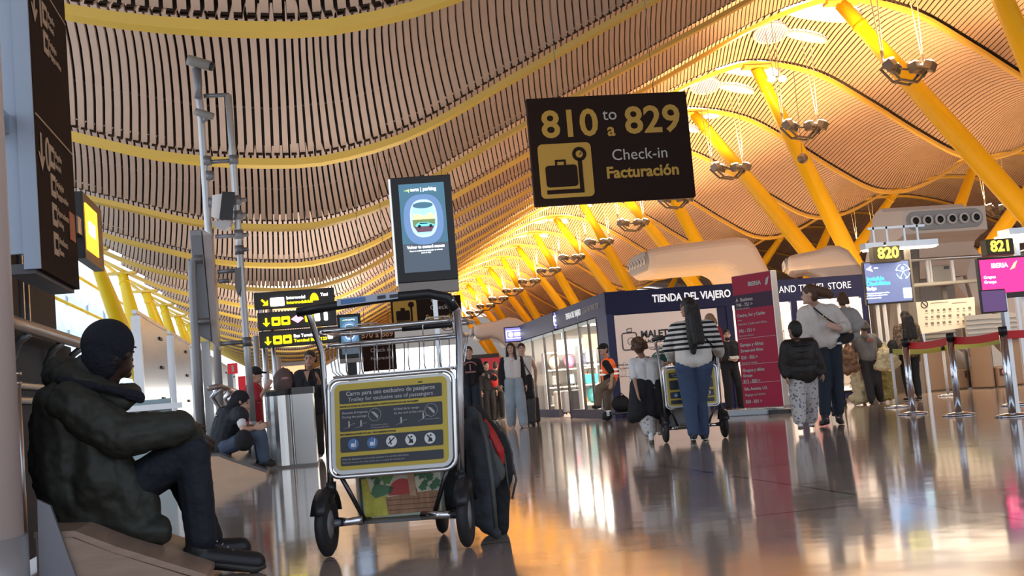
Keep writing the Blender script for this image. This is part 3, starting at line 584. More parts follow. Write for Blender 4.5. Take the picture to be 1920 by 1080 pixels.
# ---------------------------------------------------------------- red information totem
T = empty('airline_totem', (7.55, 20.35, 0), -math.radians(60), 'tall red free-standing airline information totem with white lettering', 'information totem')
TR = mat('totem_red', (.4, .022, .06), .5, spec=.2); TD = mat('totem_plum', (.06, .03, .06), .5, spec=.2)
m = MB(); m.bb(0, .86, 0, .16, .12, 2.42); m.build('body', mat('totem_silver', (.6, .58, .56), .35, .6), T, bevel=.01)
m = MB(); m.bb(.01, .85, -.006, 0, .13, 2.41); fc = m.build('red_face', TR, T)
m = MB(); m.bb(.01, .85, -.009, -.006, 1.83, 2.08); m.build('plum_band', TD, fc)
m = MB(); m.bb(-.35, .6, -.15, .35, 0, .1); m.build('foot', mat('totem_foot_pale', (.45, .52, .58), .4), T, bevel=.02); m = MB(); m.bb(.6, 1.0, -.1, .3, 0, .07); m.build('foot', BLACK, T)
text('IBERIA', .1, SW, fc, (.5, -.012, 2.24), .004); m = MB(); m.prism([(.72, 2.18), (.76, 2.3), (.82, 2.33), (.78, 2.2)], -.012, -.006); m.build('tail_logo', SW, fc)
for y, s, big, nm in ((2.02, 'A  Business', .085, 0), (1.93, '748 - 751 >', .08, 0), (1.87, 'Priority check-in', .045, 0), (1.75, 'Centro, Sur y Caribe', .075, 0), (1.67, 'Africa', .04, 0), (1.6, 'America, Caribe and Africa', .06, 0), (1.48, '742 - 751 >', .08, 0), (1.4, 'Economy check-in', .045, 0), (1.24, 'Europa y Africa', .085, 0), (1.14, 'Europe and Africa', .07, 0), (1.02, '820 - 826 >', .08, 0), (.93, 'Entrega de equipaje', .045, 0), (.8, 'Grupos y niños', .08, 0), (.71, 'Groups', .07, 0), (.61, '812 - 820 >', .08, 0), (.48, 'Sala, America, U.S.', .07, 0), (.38, 'Baggage and tickets', .06, 0), (.26, '830 - 831 >', .08, 0)):
    text(s, big, SW, fc, (.06, -.012, y-.03), 0 if big < .07 else .002, 'LEFT', sx=.95)
m = MB(); [m.bb(.03, .83, -.009, -.006, z-.003, z+.003) for z in (1.32, .87, .55)]; m.build('divider_lines', SW, fc)
# ---------------------------------------------------------------- check-in hall on the right
CK = lambda n, Y, label, cat: empty(n, (0, Y, 0), 0, label, cat)
BEIGEW = mat('beige_wall', (.55, .45, .37), .5, var=.06); TAUPE = mat('taupe_panel', (.22, .19, .16), .5); YN = mat('number_yellow', (1, .95, .1), .4, emit=.8, ecol=(1, .93, .1)); OLIVE = mat('number_box', (.06, .045, .02), .5)
def framed(o, Y): return o
g = CK('check_in_number_sign', 23.2, 'dark number box with glowing yellow 820 above a blue screen', 'sign')
rp(g, 1636, 463, 1690, 490, 0, .2, 'number_box', OLIVE, bevel=.01); p = local(g, 1665, 475); text('820', .31, YN, g, (p.x, -.01, p.z), .01)
m = MB(); p = local(g, 1690, 465); m.tube([(p.x-.3, .1, p.z), (p.x-.3, .1, p.z+.15)], .03, 6); m.build('bracket', STEEL, g)
g = CK('check_in_number_sign', 20.6, 'dark number box with glowing yellow 821 above a magenta screen', 'sign')
rp(g, 1848, 449, 1903, 476, 0, .2, 'number_box', OLIVE, bevel=.01); p = local(g, 1876, 462); text('821', .28, YN, g, (p.x, -.01, p.z), .01)
g = CK('information_screen', 23.4, 'blue-grey information screen about invisible disabilities left of the counters', 'screen')
o = rp(g, 1617, 492, 1714, 566, 0, .08, 'casing', DARK, bevel=.01); SB = mat('screen_blue', (.15, .2, .38), .3, emit=.55, ecol=(.16, .2, .42)); scn = rp(g, 1620, 494, 1711, 563, -.01, .01, 'screen', SB)
def sxy(x, y): return local(g, x, y, -.014)
CYAN = mat('screen_cyan', (.1, .6, .95), .4, emit=1.2, ecol=(.05, .5, .95)); PALE = mat('screen_pale', (.6, .85, .95), .4, emit=1.2, ecol=(.5, .8, .95))
p = sxy(1634, 503); text('aena', .05, LW, scn, (p.x+.1, -.014, p.z)); m = MB(); m.prism([(p.x-.12, p.z-.02), (p.x+.0, p.z+.05), (p.x-.02, p.z), (p.x+.02, p.z-.07)], -.018, -.01); m.build('logo', LW, scn)
for i, (s, y, z, mt_, b) in enumerate((('Invisible', 524, .12, CYAN, .004), ('Disabilities', 533, .12, CYAN, .004), ('Badge', 542, .09, LW, .002), ('For people who need more time', 551, .038, LW, 0), ('and help at the airport, ask at', 555, .038, LW, 0), ('the information desk', 560, .038, LW, 0))):
    p = sxy(1625, y); text(s, z, mt_, scn, (p.x, -.014, p.z), b, 'LEFT')
p = sxy(1693, 509); m = MB(); cx, cz = p.x, p.z
for a0 in range(4): m.tube([(cx+.15*math.cos(a0*PI/2+.25+t*1.1/6), -.014, cz+.15*math.sin(a0*PI/2+.25+t*1.1/6)) for t in range(7)], .008, 5)
m.prism(disc(cx, cz+.07, .035, 14), -.018, -.01); m.tube([(cx-.14, -.014, cz+.04), (cx, -.014, cz), (cx+.14, -.014, cz+.04)], .008, 5); m.tube([(cx-.07, -.014, cz-.13), (cx, -.014, cz), (cx+.07, -.014, cz-.13)], .008, 5)
[m.prism(disc(cx+a, cz+b, .02, 10), -.018, -.01) for a, b in ((-.14, .04), (.14, .04), (-.07, -.13), (.07, -.13))]; m.build('figure_emblem', PALE, scn)
rp(g, 1693, 540, 1711, 558, -.014, .004, 'pale_square', PALE, scn)
for x in (1644, 1657, 1684): a = local(g, x, 566, .05); m = MB(); m.tube([(a.x, .05, 0), (a.x, .05, a.z)], .04, 8); m.build('post', WHITE, g)
g = CK('airline_screen', 20.8, 'magenta airline screen below the number 821', 'screen')
rp(g, 1832, 484, 1960, 553, 0, .1, 'casing', DARK, bevel=.01); scn = rp(g, 1836, 488, 1956, 543, -.01, .01, 'screen', mat('screen_magenta', (1, .02, .2), .3, emit=1.15, ecol=(1, .02, .2)))
p = local(g, 1873, 498); text('IBERIA', .12, mat('screen_pink_white', (1, .7, .85), .4, emit=1.2), scn, (p.x, -.014, p.z), .004); m = MB(); p = local(g, 1893, 506); m.prism([(p.x, p.z), (p.x+.1, p.z+.13), (p.x+.17, p.z+.17), (p.x+.1, p.z+.03)], -.018, -.01); m.build('tail_logo', mat('logo_amber', (1, .6, .3), .4, emit=1), scn)
p = local(g, 1855, 520); text('Grupos', .08, LW, scn, (p.x, -.014, p.z)); text('Groups', .08, LW, scn, (p.x, -.014, p.z-.09))
for x in (1883, 1905): a = local(g, x, 553, .06); m = MB(); m.bb(a.x-.03, a.x+.03, .03, .09, 0, a.z+.02); m.build('post', STEEL, g)
# beam and lamps over the counters
g = CK('overhead_beam', 25.35, 'horizontal steel beam running above the check-in counters', 'beam')
a = local(g, 1686, 489); b = local(g, 1990, 470); m = MB(); m.tube([(a.x, 0, a.z), (b.x, 0, b.z-.02)], .04, 8); m.build('top_tube', STEEL, g); a2 = local(g, 1712, 535); m = MB(); m.tube([(a2.x, 0, a2.z), (local(g, 1835, 524).x, 0, a2.z)], .045, 8); m.build('lower_tube', mat('pale_tube', (.7, .65, .55), .4), g)
for x in (1738, 1742, 1784): a = local(g, x, 488); m = MB(); m.bb(a.x-.03, a.x+.03, -.03, .03, a2.z, a.z); m.build('hanger', WHITE, g)
for x in (1700, 1990): a = local(g, x, 488); m = MB(); m.bb(a.x-.03, a.x+.03, .03, .09, 0, a.z); m.build('column', TAUPE, g)
g = CK('strip_light', 23.9, 'slim strip light fitting above the 820 sign', 'light fitting'); rp(g, 1622, 456, 1760, 460, 0, .25, 'lamp_body', STEEL); rp(g, 1624, 460, 1756, 462, .03, .2, 'diffuser', LMPW)
m = MB(); a = local(g, 1655, 456, .1); [m.bb(a.x+d, a.x+d+.04, .1, .14, a.z, a.z+.35) for d in (-.2, .1, .5, .8)]; m.bb(a.x-.3, a.x+1.0, .1, .14, a.z+.3, a.z+.35); m.build('support_frame', STEEL, g)
a = local(g, 1700, 456, .12); m = MB(); m.bb(a.x-.05, a.x+.05, .1, .2, 0, a.z); m.build('post', TAUPE, g)
g = CK('strip_light', 20.9, 'bright strip light at the right edge above sign 821', 'light fitting'); rp(g, 1886, 440, 1990, 446, 0, .4, 'diffuser', LMPW); rp(g, 1892, 428, 1990, 440, 0, .4, 'lamp_body', STEEL); a = local(g, 1912, 446, .2); m = MB(); m.bb(a.x-.04, a.x+.04, .3, .4, 0, a.z); m.build('post', STEEL, g)
g = CK('equipment_cabinet', 25.6, 'grey equipment box fixed to the beam above the notice board', 'cabinet'); rp(g, 1748, 498, 1790, 534, 0, .35, 'casing', mat('cabinet_grey', (.4, .37, .33), .5), bevel=.03); rp(g, 1770, 499, 1780, 504, -.01, .01, 'vent', DARK); rp(g, 1786, 510, 1790, 521, -.01, .01, 'latch', DARK); a = local(g, 1770, 534, .1); m = MB(); m.bb(a.x-.05, a.x+.05, .1, .2, 0, a.z); m.build('post', TAUPE, g)
# partitions behind
g = CK('partition_panel', 26.0, 'tall dark taupe curved partition behind the blue screen', 'partition'); quad_px(g, [(1690, 465), (1725, 463), (1733, 745), (1672, 748), (1680, 560)], 0, .3, 'panel', TAUPE, bevel=.05)
g = CK('partition_panel', 27.7, 'pale cream slanted partition right of the notice board', 'partition'); quad_px(g, [(1804, 485), (1845, 482), (1870, 600), (1836, 604)], 0, .2, 'panel', CREAM, bevel=.03); a = local(g, 1850, 600); m = MB(); m.bb(a.x-.1, a.x+.25, .02, .18, 0, a.z+.05); m.build('stand', TAUPE, g)
g = CK('partition_panel', 27.0, 'broad pale panel behind the magenta screen at the right edge', 'partition'); quad_px(g, [(1860, 560), (1990, 540), (1995, 590), (1875, 600)], 0, .2, 'panel', CREAM, bevel=.03); a = local(g, 1930, 590); m = MB(); m.bb(a.x-.4, a.x+.6, .02, .18, 0, a.z+.05); m.build('stand', TAUPE, g)
for i, (x0, x1, Y) in enumerate(((1600, 1640, 28.5), (1640, 1668, 28.2))):
    g = CK('partition_panel', Y, ['brown partition between shop and blue screen', 'grey upright partition under the blue screen'][i], 'partition'); rp(g, x0, 540, x1, 752, 0, .2, 'panel', [mat('brown_panel', (.4, .3, .22), .5), TAUPE][i])
# notice board
g = CK('notice_board', 24.2, 'cream notice board of forbidden items above the counter', 'notice board')
PAP = mat('notice_cream', (.85, .75, .58), .5, emit=.1); q = quad_px(g, [(1714, 567), (1827, 557), (1830, 611), (1716, 628)], 0, .05, 'board', PAP)
p = local(g, 1733, 571); m = MB(); ring(m, disc(p.x, p.z, .075, 16), -.008, .01); m.tube([(p.x-.05, -.008, p.z+.05), (p.x+.05, -.008, p.z-.05)], .009, 5); m.build('prohibition_ring', DK, g)
m = MB(); random.seed(3)
for r_ in range(3):
    for c_ in range(8):
        p = local(g, 1737+c_*11+(4 if c_ > 4 else 0), 583+r_*12-c_*.8); s = .02+.015*random.random(); m.bb(p.x-s, p.x+s, -.006, 0, p.z-s*.8, p.z+s*.8); m.bb(p.x-.03, p.x+.03, -.006, 0, p.z-.055, p.z-.048)
a = local(g, 1745, 569); m.bb(a.x, a.x+.4, -.006, 0, a.z, a.z+.012); a = local(g, 1785, 569); m.bb(a.x, a.x+.35, -.006, 0, a.z, a.z+.012); m.build('printed_symbols', mat('print_brown', (.25, .2, .15), .5), g)
a = local(g, 1770, 620, .03); m = MB(); m.bb(a.x-.5, a.x-.44, .05, .1, 0, a.z+.1); m.build('stand', STEEL, g); m = MB(); m.bb(a.x+.44, a.x+.5, .05, .1, 0, a.z+.1); m.build('stand', STEEL, g)
# counters with baggage belts
BRC = mat('counter_brown', (.33, .22, .15), .45, var=.08); STC = mat('counter_steel', (.5, .44, .38), .35, .5)
def counter(x0, x1, xb, yb, Y, label):
    g = CK('check_in_counter', Y, label, 'counter')
    a = local(g, x0, yb); b = local(g, x1, yb); w = b.x-a.x
    m = MB(); m.bb(a.x, b.x, 0, .7, .02, .98); m.build('desk_front', BRC, g, bevel=.02); m = MB(); m.bb(a.x-.05, b.x+.05, -.05, .75, .98, 1.04); m.build('desk_top', STC, g)
    m = MB(); m.bb(a.x+.05, b.x+.6, .8, .86, 1.0, 1.55); m.build('back_screen', mat('louvre_grey', (.45, .42, .38), .4, .3), g)
    m = MB(); [m.bb(a.x+.05, b.x+.6, .77, .8, 1.05+k*.1, 1.08+k*.1) for k in range(5)]; m.build('louvres', STC, g)
    m = MB(); c = local(g, xb, yb).x; w_ = 0; m.bb(b.x+.04, c, -.1, 1.0, .02, .42); m.build('belt_housing', BRC, g, bevel=.02)
    m = MB(); m.prism([(b.x+.06, .42), (c-.02, .42), (c-.02, .52), (b.x+.06, .95)], .1, .9); m.build('belt_ramp', STC, g, bevel=.01)
    m = MB(); m.bb((b.x+c)/2-.16, (b.x+c)/2+.2, -.112, -.1, .24, .38); d = m.build('warning_plate', mat('plate_dark', (.05, .02, .02), .5), g)
    m = MB(); ring(m, disc((b.x+c)/2-.07, .31, .045, 14), -.12, .009); m.bb((b.x+c)/2-.1, (b.x+c)/2-.05, -.122, -.112, .3, .32); m.build('prohibition_symbol', mat('plate_red', (.9, .35, .3), .4), d)
counter(1733, 1792, 1850, 735, 24.4, 'brown check-in counter below the notice board with steel baggage belt'); counter(1861, 1868, 1905, 732, 23.2, 'narrow counter beside the second baggage belt at the right'); counter(1908, 1990, 2040, 735, 23.6, 'brown counter cut off by the right picture edge')
for X, Y, e in ((11.5, 23.6, 70), (14.0, 23.0, 90), (17.5, 22.5, 90), (10.0, 19.5, 60)):      # broad lamps added to brighten the counter zone, besides its visible strip lights
    L = bpy.data.lights.new('counter_fill', 'AREA'); L.energy = e*.7; L.color = (1, .78, .55); L.size = 3.2; L.size_y = 2.2; L.shape = 'RECTANGLE'; o = bpy.data.objects.new('counter_fill', L); C.objects.link(o); o.location = (X, Y, 3.1)
# stanchions
RBELT = mat('red_belt', (.75, .012, .02), .5); GBELT = mat('olive_belt', (.4, .42, .06), .5); POL = mat('polished_steel', (.7, .73, .78), .14, 1)
def stanchion(x, y, label, h=1.0, r=.042, group='red belt stanchions', mt_=POL):
    p = gnd(x, y); g = empty('stanchion', (p.x, p.y, 0), 0, label, 'barrier post', group)
    m = MB(); m.lathe([(.19, 0), (.19, .02), (.05, .045)]) ; m.build('base', POL, g); m = MB(); m.cyl((0, 0, .03), (0, 0, h-.08), r, n=14); m.build('post', mt_, g)
    m = MB(); m.cyl((0, 0, h-.09), (0, 0, h), r*1.12, n=14); m.build('belt_head', BLACK, g); return g
S1 = stanchion(1712, 777, 'chrome barrier post farthest left, at the start of the red belt'); S2 = stanchion(1798, 779, 'middle chrome barrier post of the red belt'); S3 = stanchion(1899, 781, 'chrome barrier post nearest the right edge carrying a dark tablet')
def belt(a, b, z0, m_, label, h=.09, sag=.02, cat='barrier belt'):
    m = MB(); a = Vector(a); b = Vector(b); vs = []
    for i in range(9):
        t = i/8; p = a.lerp(b, t); s = z0-sag*4*t*(1-t); vs += [(p.x, p.y-.002, s), (p.x, p.y-.002, s+h), (p.x, p.y+.002, s), (p.x, p.y+.002, s+h)]
    fs = []
    for i in range(8):
        o = 4*i; fs += [(o, o+4, o+5, o+1), (o+2, o+3, o+7, o+6), (o, o+2, o+6, o+4), (o+1, o+5, o+7, o+3)]
    m.add(vs, fs); tag(m.build('barrier_belt', m_), label, cat)
def xy(o, dx=0): return (o.location.x+dx, o.location.y, 0)
belt(xy(S1, .05), xy(S2, -.05), .86, RBELT, 'red barrier belt between the left and middle chrome posts'); belt(xy(S2, .05), xy(S3, -.05), .86, RBELT, 'red barrier belt between the middle and right chrome posts'); belt(xy(S3, .05), (S3.location.x+2.2, S3.location.y-.4, 0), .86, RBELT, 'red barrier belt leaving the right picture edge')
S5 = stanchion(1778, 742, 'thin pale barrier post behind the middle chrome post', .93, .028, 'olive belt posts', WHITE); S6 = stanchion(1682, 764, 'thin pale barrier post left of the chrome posts', .93, .022, 'olive belt posts', WHITE); S7 = stanchion(1905, 760, 'slim steel barrier post behind the tablet post', .95, .03, 'olive belt posts', WHITE)
belt(xy(S6, .03), xy(S5, -.03), .82, GBELT, 'olive green barrier belt behind the red one, left half'); belt(xy(S5, .03), xy(S7, -.03), .84, GBELT, 'olive green barrier belt behind the red one, right half')
g = empty('tablet_stand', (S3.location.x-.08, S3.location.y+.12, 0), .12, 'dark violet tablet on a post at the right edge', 'tablet'); m = MB(); a = local(g, 1842, 588); b = local(g, 1885, 541); m.bb(a.x, b.x, 0, .03, a.z, b.z); m.build('tablet', DARK, g, bevel=.01); m = MB(); m.bb(a.x+.015, b.x-.015, -.004, 0, a.z+.015, b.z-.015); m.build('screen', mat('tablet_violet', (.12, .05, .15), .3, emit=.35, ecol=(.16, .07, .25)), g); m = MB(); m.bb(b.x-.03, b.x+.03, .03, .09, 0, b.z-.05); m.build('pole', STEEL, g); m = MB(); m.bb(b.x-.15, b.x+.15, -.06, .2, 0, .02); m.build('foot', STEEL, g)
# ---------------------------------------------------------------- enclosing walls and glazed sides
MUL = mat('mullion_grey', (.5, .53, .56), .4, .4); FROST = mat('facade_glass', (.75, .85, .95), .15, alpha=.45)
m = MB(); m.bb(-11.2, -11.0, -10, 230, 0, .9)
tag(m.build('wall_left', mat('low_wall', (.45, .45, .46), .5)), kind='structure')
wr_ = MB(); 
for i in range(0, 40): wr_.bb(-11.16, -11.04, -8+6*i, -7.88+6*i, .9, 8.6)
for z in (2.6, 4.4, 6.2, 8.4): wr_.bb(-11.14, -11.06, -10, 230, z, z+.08)
tag(wr_.build('window_1', MUL), kind='structure')
gp = MB(); gp.bb(-11.11, -11.09, -10, 230, .9, 8.5); tag(gp.build('window_2', FROST), kind='structure')
# rounded translucent glazing of the side bay outside the struts
PANE = mat('canopy_pane', (.7, .82, .95), .2, emit=.55, ecol=(.6, .8, 1)); m = MB()
for r_ in range(6):
    for c_ in range(34):
        y = 40+c_*2.15+(r_ % 2)*1.0; z = 8.2-r_*1.3; M_ = Matrix.Translation((-9.1-r_*.28, y, z)) @ Matrix.Rotation(PI/2, 4, 'Z') @ Matrix.Rotation(-.22, 4, 'X')
        m.prism([(-.95, .6), (.95, .6)]+[(.95*math.cos(-t*PI/10), -.1+.5*math.sin(-t*PI/10)) for t in range(11)], 0, .05, M_)
tag(m.build('window_3', PANE), kind='structure')
m = MB()
for r_ in range(6): m.tube([(-9.14-r_*.28, 38, 8.85-r_*1.3), (-9.14-r_*.28, 116, 8.85-r_*1.3)], .07, 6)
tag(m.build('window_4', YEL), kind='structure')
m = MB(); m.bb(12, 100, 205, 205.3, 0, 14); tag(m.build('wall_end', mat('end_wall', (.5, .42, .33), .6)), kind='structure')
m = MB(); m.bb(12.8, 96, 44, 44.2, 0, 3.2); tag(m.build('wall_back', BEIGEW), kind='structure')
m = MB(); m.bb(95, 95.2, -10, 205, 0, 11); tag(m.build('wall_right', BEIGEW), kind='structure')
# ---------------------------------------------------------------- distant kiosk and counters in the middle of the hall
KR = mat('kiosk_red', (.45, .03, .05), .4, emit=.25)
g = empty('kiosk', (5.6, 44, 0), -.1, 'distant dark kiosk with a red banner behind the walking people', 'kiosk')
m = MB(); m.bb(-2.2, 1.6, 0, 2.4, 0, 2.2); m.build('body', mat('kiosk_dark', (.05, .045, .045), .5), g); m = MB(); m.bb(-2.25, 1.65, -.05, .0, 1.55, 2.05); b_ = m.build('banner', KR, g)
text('Renta de coches', .26, SW, b_, (-.2, -.06, 1.87), .004); text('Car rental', .16, SW, b_, (-.2, -.06, 1.65)); m = MB(); m.bb(-2.1, 1.5, -.03, 0, .9, 1.3); m.build('lit_opening', mat('warm_window', (1, .9, .6), .4, emit=1.6), g)
for i, (x, y, w_, h_, nm) in enumerate(((1.2, 62, 5, 2.3, 'left'), (7.5, 72, 5, 2.6, 'right'))):
    g = empty('far_counter', (x, y, 0), 0, f'far pale counter block at the end of the hall, {nm} one', 'counter'); m = MB(); m.bb(-w_/2, w_/2, 0, 1.5, 0, h_*.45); m.build('base', BRC, g); m = MB(); m.bb(-w_/2+.1, w_/2-.1, .6, .7, h_*.45, h_); m.build('lit_panel', mat('far_lit_panel', (1, .97, .9), .4, emit=3.2, ecol=(1, .95, .88)), g)
g = empty('glazing_stand_in', (3.3, 38, 0), 0, 'glowing panel standing in for the blown-out far glazing, seen through the trolley basket', 'glowing panel'); m = MB(); a = local(g, 690, 668); b = local(g, 862, 700); m.bb(a.x, b.x, 0, .1, b.z-.3, a.z+.15); m.build('lit_panel', mat('far_lit_panel', (1, .97, .9), .4, emit=3.2, ecol=(1, .95, .88)), g); m = MB(); m.bb(a.x, a.x+.05, 0, .1, 0, b.z-.3); m.build('leg', STEEL, g); m = MB(); m.bb(b.x-.05, b.x, 0, .1, 0, b.z-.3); m.build('leg', STEEL, g)  # glowing panel on legs, added in place of the bright far glazing
# ---------------------------------------------------------------- left side: steel and glass screen
SG = mat('screen_steel_glass', (.4, .47, .52), .22, .55, var=.2, vscale=1.2, stretch=(1, 1, .3)); CLIP = mat('clip_black', (.01, .01, .01), .5)
x = -3.0; y = 24.6; pw = 5.4
for i in range(6):
    g = empty('glass_screen_panel', (x, y, 0), PI/2, f'{ordw[i]} of the tall steel and glass screen panels in the row behind the seated man', 'screen panel', 'steel and glass screen panels'); h = 2.86
    m = MB(); m.bb(0, pw, 0, .05, .1, h); m.build('pane', SG, g)
    m = MB(); m.bb(-.05, .1, -.08, .1, 0, h-.05); m.build('post', STEEL, g)
    for z in (.5, 1.25, 1.95, 2.6): m = MB(); m.box((pw*.75, -.01, z), (.5, .05, .07)); m.build('clip', CLIP, g, bevel=.02)
    m = MB(); m.bb(-.05, pw+.05, -.02, .07, h, h+.07); m.build('cap_rail', STEEL, g)
    y += pw+.9
for i, (px, py, Z, hh) in enumerate(((255, 740, 22, 1.2), (310, 700, 20, 1.1))): pass
g = empty('low_screen', at(205, 800, 17), 0, 'pale blue-grey low screen behind the seated man', 'screen panel'); g.location.z = 0
m = MB(); m.bb(0, .85, 0, .05, 0, 1.05); m.build('pane', mat('blue_grey_glass', (.35, .5, .55), .2), g); m = MB(); m.bb(.2, 1.0, -.1, .0, .9, .98); m.build('ledge_rail', STEEL, g)
# ---------------------------------------------------------------- handrail, ledges
g = empty('handrail', (-1.36, 4.4, 0), 0, 'long grey tube handrail on brackets running behind the seated men', 'handrail')
RAILM = mat('rail_taupe', (.33, .28, .26), .3, .4)
m = MB(); m.tube([(0, 0, 1.27), (0, 2, 1.27), (0, 4.0, 1.27)], .035, 12); m.build('rail', RAILM, g)
for z in (.98, .9): m = MB(); m.tube([(-.1, 0, z), (-.1, 4.0, z)], .02, 10); m.build('lower_rail', STEEL, g)
for y in (1.5, 2.4, 3.3, 3.95):
    m = MB(); m.tube([(-.1, y, 0), (-.1, y, 1.0)], .03, 10); p_ = m.build('post', STEEL, g); m = MB(); m.tube([(-.1, y, 1.0), (-.12, y-.02, 1.08), (-.06, y-.06, 1.2), (0, y-.08, 1.24)], .022, 8); m.build('bracket', mat('bracket_dull', (.2, .2, .2), .4, .5), p_); m = MB(); [m.tube([(-.1, y, z), (-.1, y, z+.015)], .036, 10) for z in (.98, 1.03)]; m.build('collar_ring', CHROME, p_)
g = empty('handrail', (-.95, 15.3, 0), 0, 'farther curved grey rail ending behind the second seated man', 'handrail')
m = MB(); m.tube([(-.12, -.1, 1.08), (0, 0, 1.1), (0, 3, 1.1), (0, 8, 1.1)], .035, 10); m.build('rail', RAILM, g)
for y in (.3, 1.5, 2.8, 4.2, 5.8, 7.5): m = MB(); m.tube([(-.03, y, 0), (-.03, y, .85), (-.1, y-.05, .98), (0, y-.1, 1.08)], .035, 8); m.build('post', STEEL, g)
for z in (.75, .6, .45): m = MB(); m.tube([(-.05, 0, z), (-.05, 8, z)], .018, 8); m.build('lower_rail', STEEL, g)
m = MB(); m.bb(-1.52, -1.48, 4.8, 8.6, .98, 1.27); m.bb(-1.5, -1.47, 4.8, 8.6, .05, .98)
tag(m.build('glazed_partition', mat('partition_grey', (.09, .095, .1), .8, spec=.2)), 'grey panel beneath the handrail left of the seated man', 'partition')
g = empty('window_box', (-1.62, 6.3, 0), 0, 'dark window-like cabinet above the handrail below the directional sign', 'cabinet'); m = MB(); m.bb(-.02, 0, 0, 2.6, 1.3, 1.95); m.build('pane', mat('dark_pane', (.02, .024, .03), .6, spec=.2), g)
for y in (0, .62, 1.5, 1.65): m = MB(); m.bb(-.03, .02, y, y+.03, 0, 1.95); m.build('mullion', STEEL, g)
m = MB(); m.bb(.0, .03, .3, 1.0, 1.6, 1.72); m.build('label_plate', mat('plate_grey', (.3, .3, .3), .5), g)
WOOD = mat('wood_ledge', (.36, .24, .17), .4, var=.35, vscale=3, stretch=(1.5, 1, 14)); STONE = mat('stone_ledge', (.62, .42, .28), .45, var=.12, vscale=8); DST = mat('ledge_top_dark', (.16, .15, .14), .25, var=.2, vscale=6)
def ledge(y0, y1, m_, label, h=.29, top=None):
    g = empty('sloping_ledge', (-1.1, y0, 0), 0, label, 'bench'); P = [(0, 0), (.66, 0), (.66, .045), (.3, .2), (.14, h-.01), (0, h)]
    m = MB(); m.prism(P, 0, y1-y0); m.build('body', m_, g); m = MB(); m.prism([(-.01, h+.0), (.145, h-.01), (.3, .2), (.67, .045), (.67, .07), (.31, .225), (.15, h+.015), (-.01, h+.025)], .02, y1-y0); m.build('top_slab', top or DST, g)
ledge(5.36, 6.35, WOOD, 'brown wood-fronted sloping ledge the near man sits on', top=WOOD); ledge(14.6, 18.6, STONE, 'tan stone sloping ledge the second seated man sits on')
# ---------------------------------------------------------------- near column and its steel boot
p = at(38, 700, 4.95)
g = empty('round_column', (p.x-.29, p.y, 0), 0, 'thick pinkish round column at the left picture edge with grey steel boot', 'column')
m = MB(); m.cyl((0, 0, .3), (0, 0, zroof(p.x)+.3), .27, n=40); m.build('shaft', mat('column_cream', (.85, .7, .64), .45), g)
m = MB(); m.cyl((0, 0, 0), (0, 0, .32), .285, n=40); m.build('boot', mat('boot_grey', (.5, .5, .52), .35, .5), g)
m = MB(); m.ell((.12, -.262, .22), (.006, .006, .01)); m.build('screw', BLACK, g)
m = MB(); m.prism([(.3, 0), (.48, 0), (.36, .42), (.31, .45)], .1, .13); m.build('side_plate', mat('boot_plate', (.2, .2, .22), .4, .4), g)
# ---------------------------------------------------------------- directional sign seen edge-on
g = empty('directional_sign', (-1.2, 6.3, 0), 0, 'tall brown directional sign seen edge-on at top left with pale blue frame', 'sign')
FR = mat('sign_frame_blue', (.45, .55, .68), .35, .2)
m = MB(); m.bb(-.03, 0, .0, 1.05, 1.52, 5.2); fc = m.build('sign_face', BROWN, g); m = MB(); m.bb(-.08, -.002, -.02, .0, 1.52, 5.2); m.bb(-.16, -.08, -.0, .03, 1.6, 5.2); m.build('edge_frame', FR, g); m = MB(); m.bb(-.16, -.03, .0, 1.05, 1.5, 1.55); m.build('lower_rim', mat('rim_grey', (.12, .12, .13), .5), g)
ST = mat('sign_tan', (.6, .42, .28), .5)
def side_text(s, y, z, sz, al='LEFT', m_=None, b=0): text(s, sz, m_ or ST, fc, (.003, y, z), b, al, rot=(PI/2, 0, PI/2))
for k, (z0, n) in enumerate(((3.05, '1'), (2.28, '0'), (3.85, '2'))):
    m = MB(); m.bb(.0, .004, .02, 1.03, z0+.02, z0+.03); m.build('divider_line', ST, fc)
    side_text(n, .22, z0-.14, .26)
    m = MB(); P = arrow(.12, z0-.15, .1, 0); m.add([(.0, y, z) for y, z in P]+[(.004, y, z) for y, z in P], [tuple(range(9)), tuple(range(17, 8, -1))]); m.build('arrow', ST, fc)
    for j, s in enumerate(('Llegadas', 'Equipajes', 'Aparcamiento', 'Autobuses')[:4 if k == 1 else 2]):
        zz = z0-.12-j*.155; m = MB(); m.box((.002, .4, zz), (.004, .12, .12)); q = m.build('pictogram', ST, fc); m = MB(); m.box((.005, .4, zz), (.003, .06, .05)); m.build('symbol', BROWN, q)
        side_text(s, .48, zz+.03, .055); side_text(('Arrivals', 'Baggage reclaim', 'Parking', 'Buses')[j], .48, zz-.03, .05)
    if k == 1: m = MB(); m.box((.003, .9, z0-.42), (.004, .16, .16)); m.build('red_pictogram', mat('sign_rust', (.5, .12, .06), .5), fc)
m = MB(); m.bb(-.2, -.12, -1.07, .05, 2.2, 2.3); m.build('bracket', STEEL, g); m = MB(); m.bb(-.2, -.12, -1.07, .05, 3.6, 3.7); m.build('bracket', STEEL, g)
g = empty('small_lit_sign', (-1.18, 7.65, 0), 0, 'small dark sign with glowing orange panel behind the tall directional sign', 'sign'); m = MB(); m.bb(-.06, 0, -.15, .55, 1.72, 2.12); m.build('housing', DARK, g)
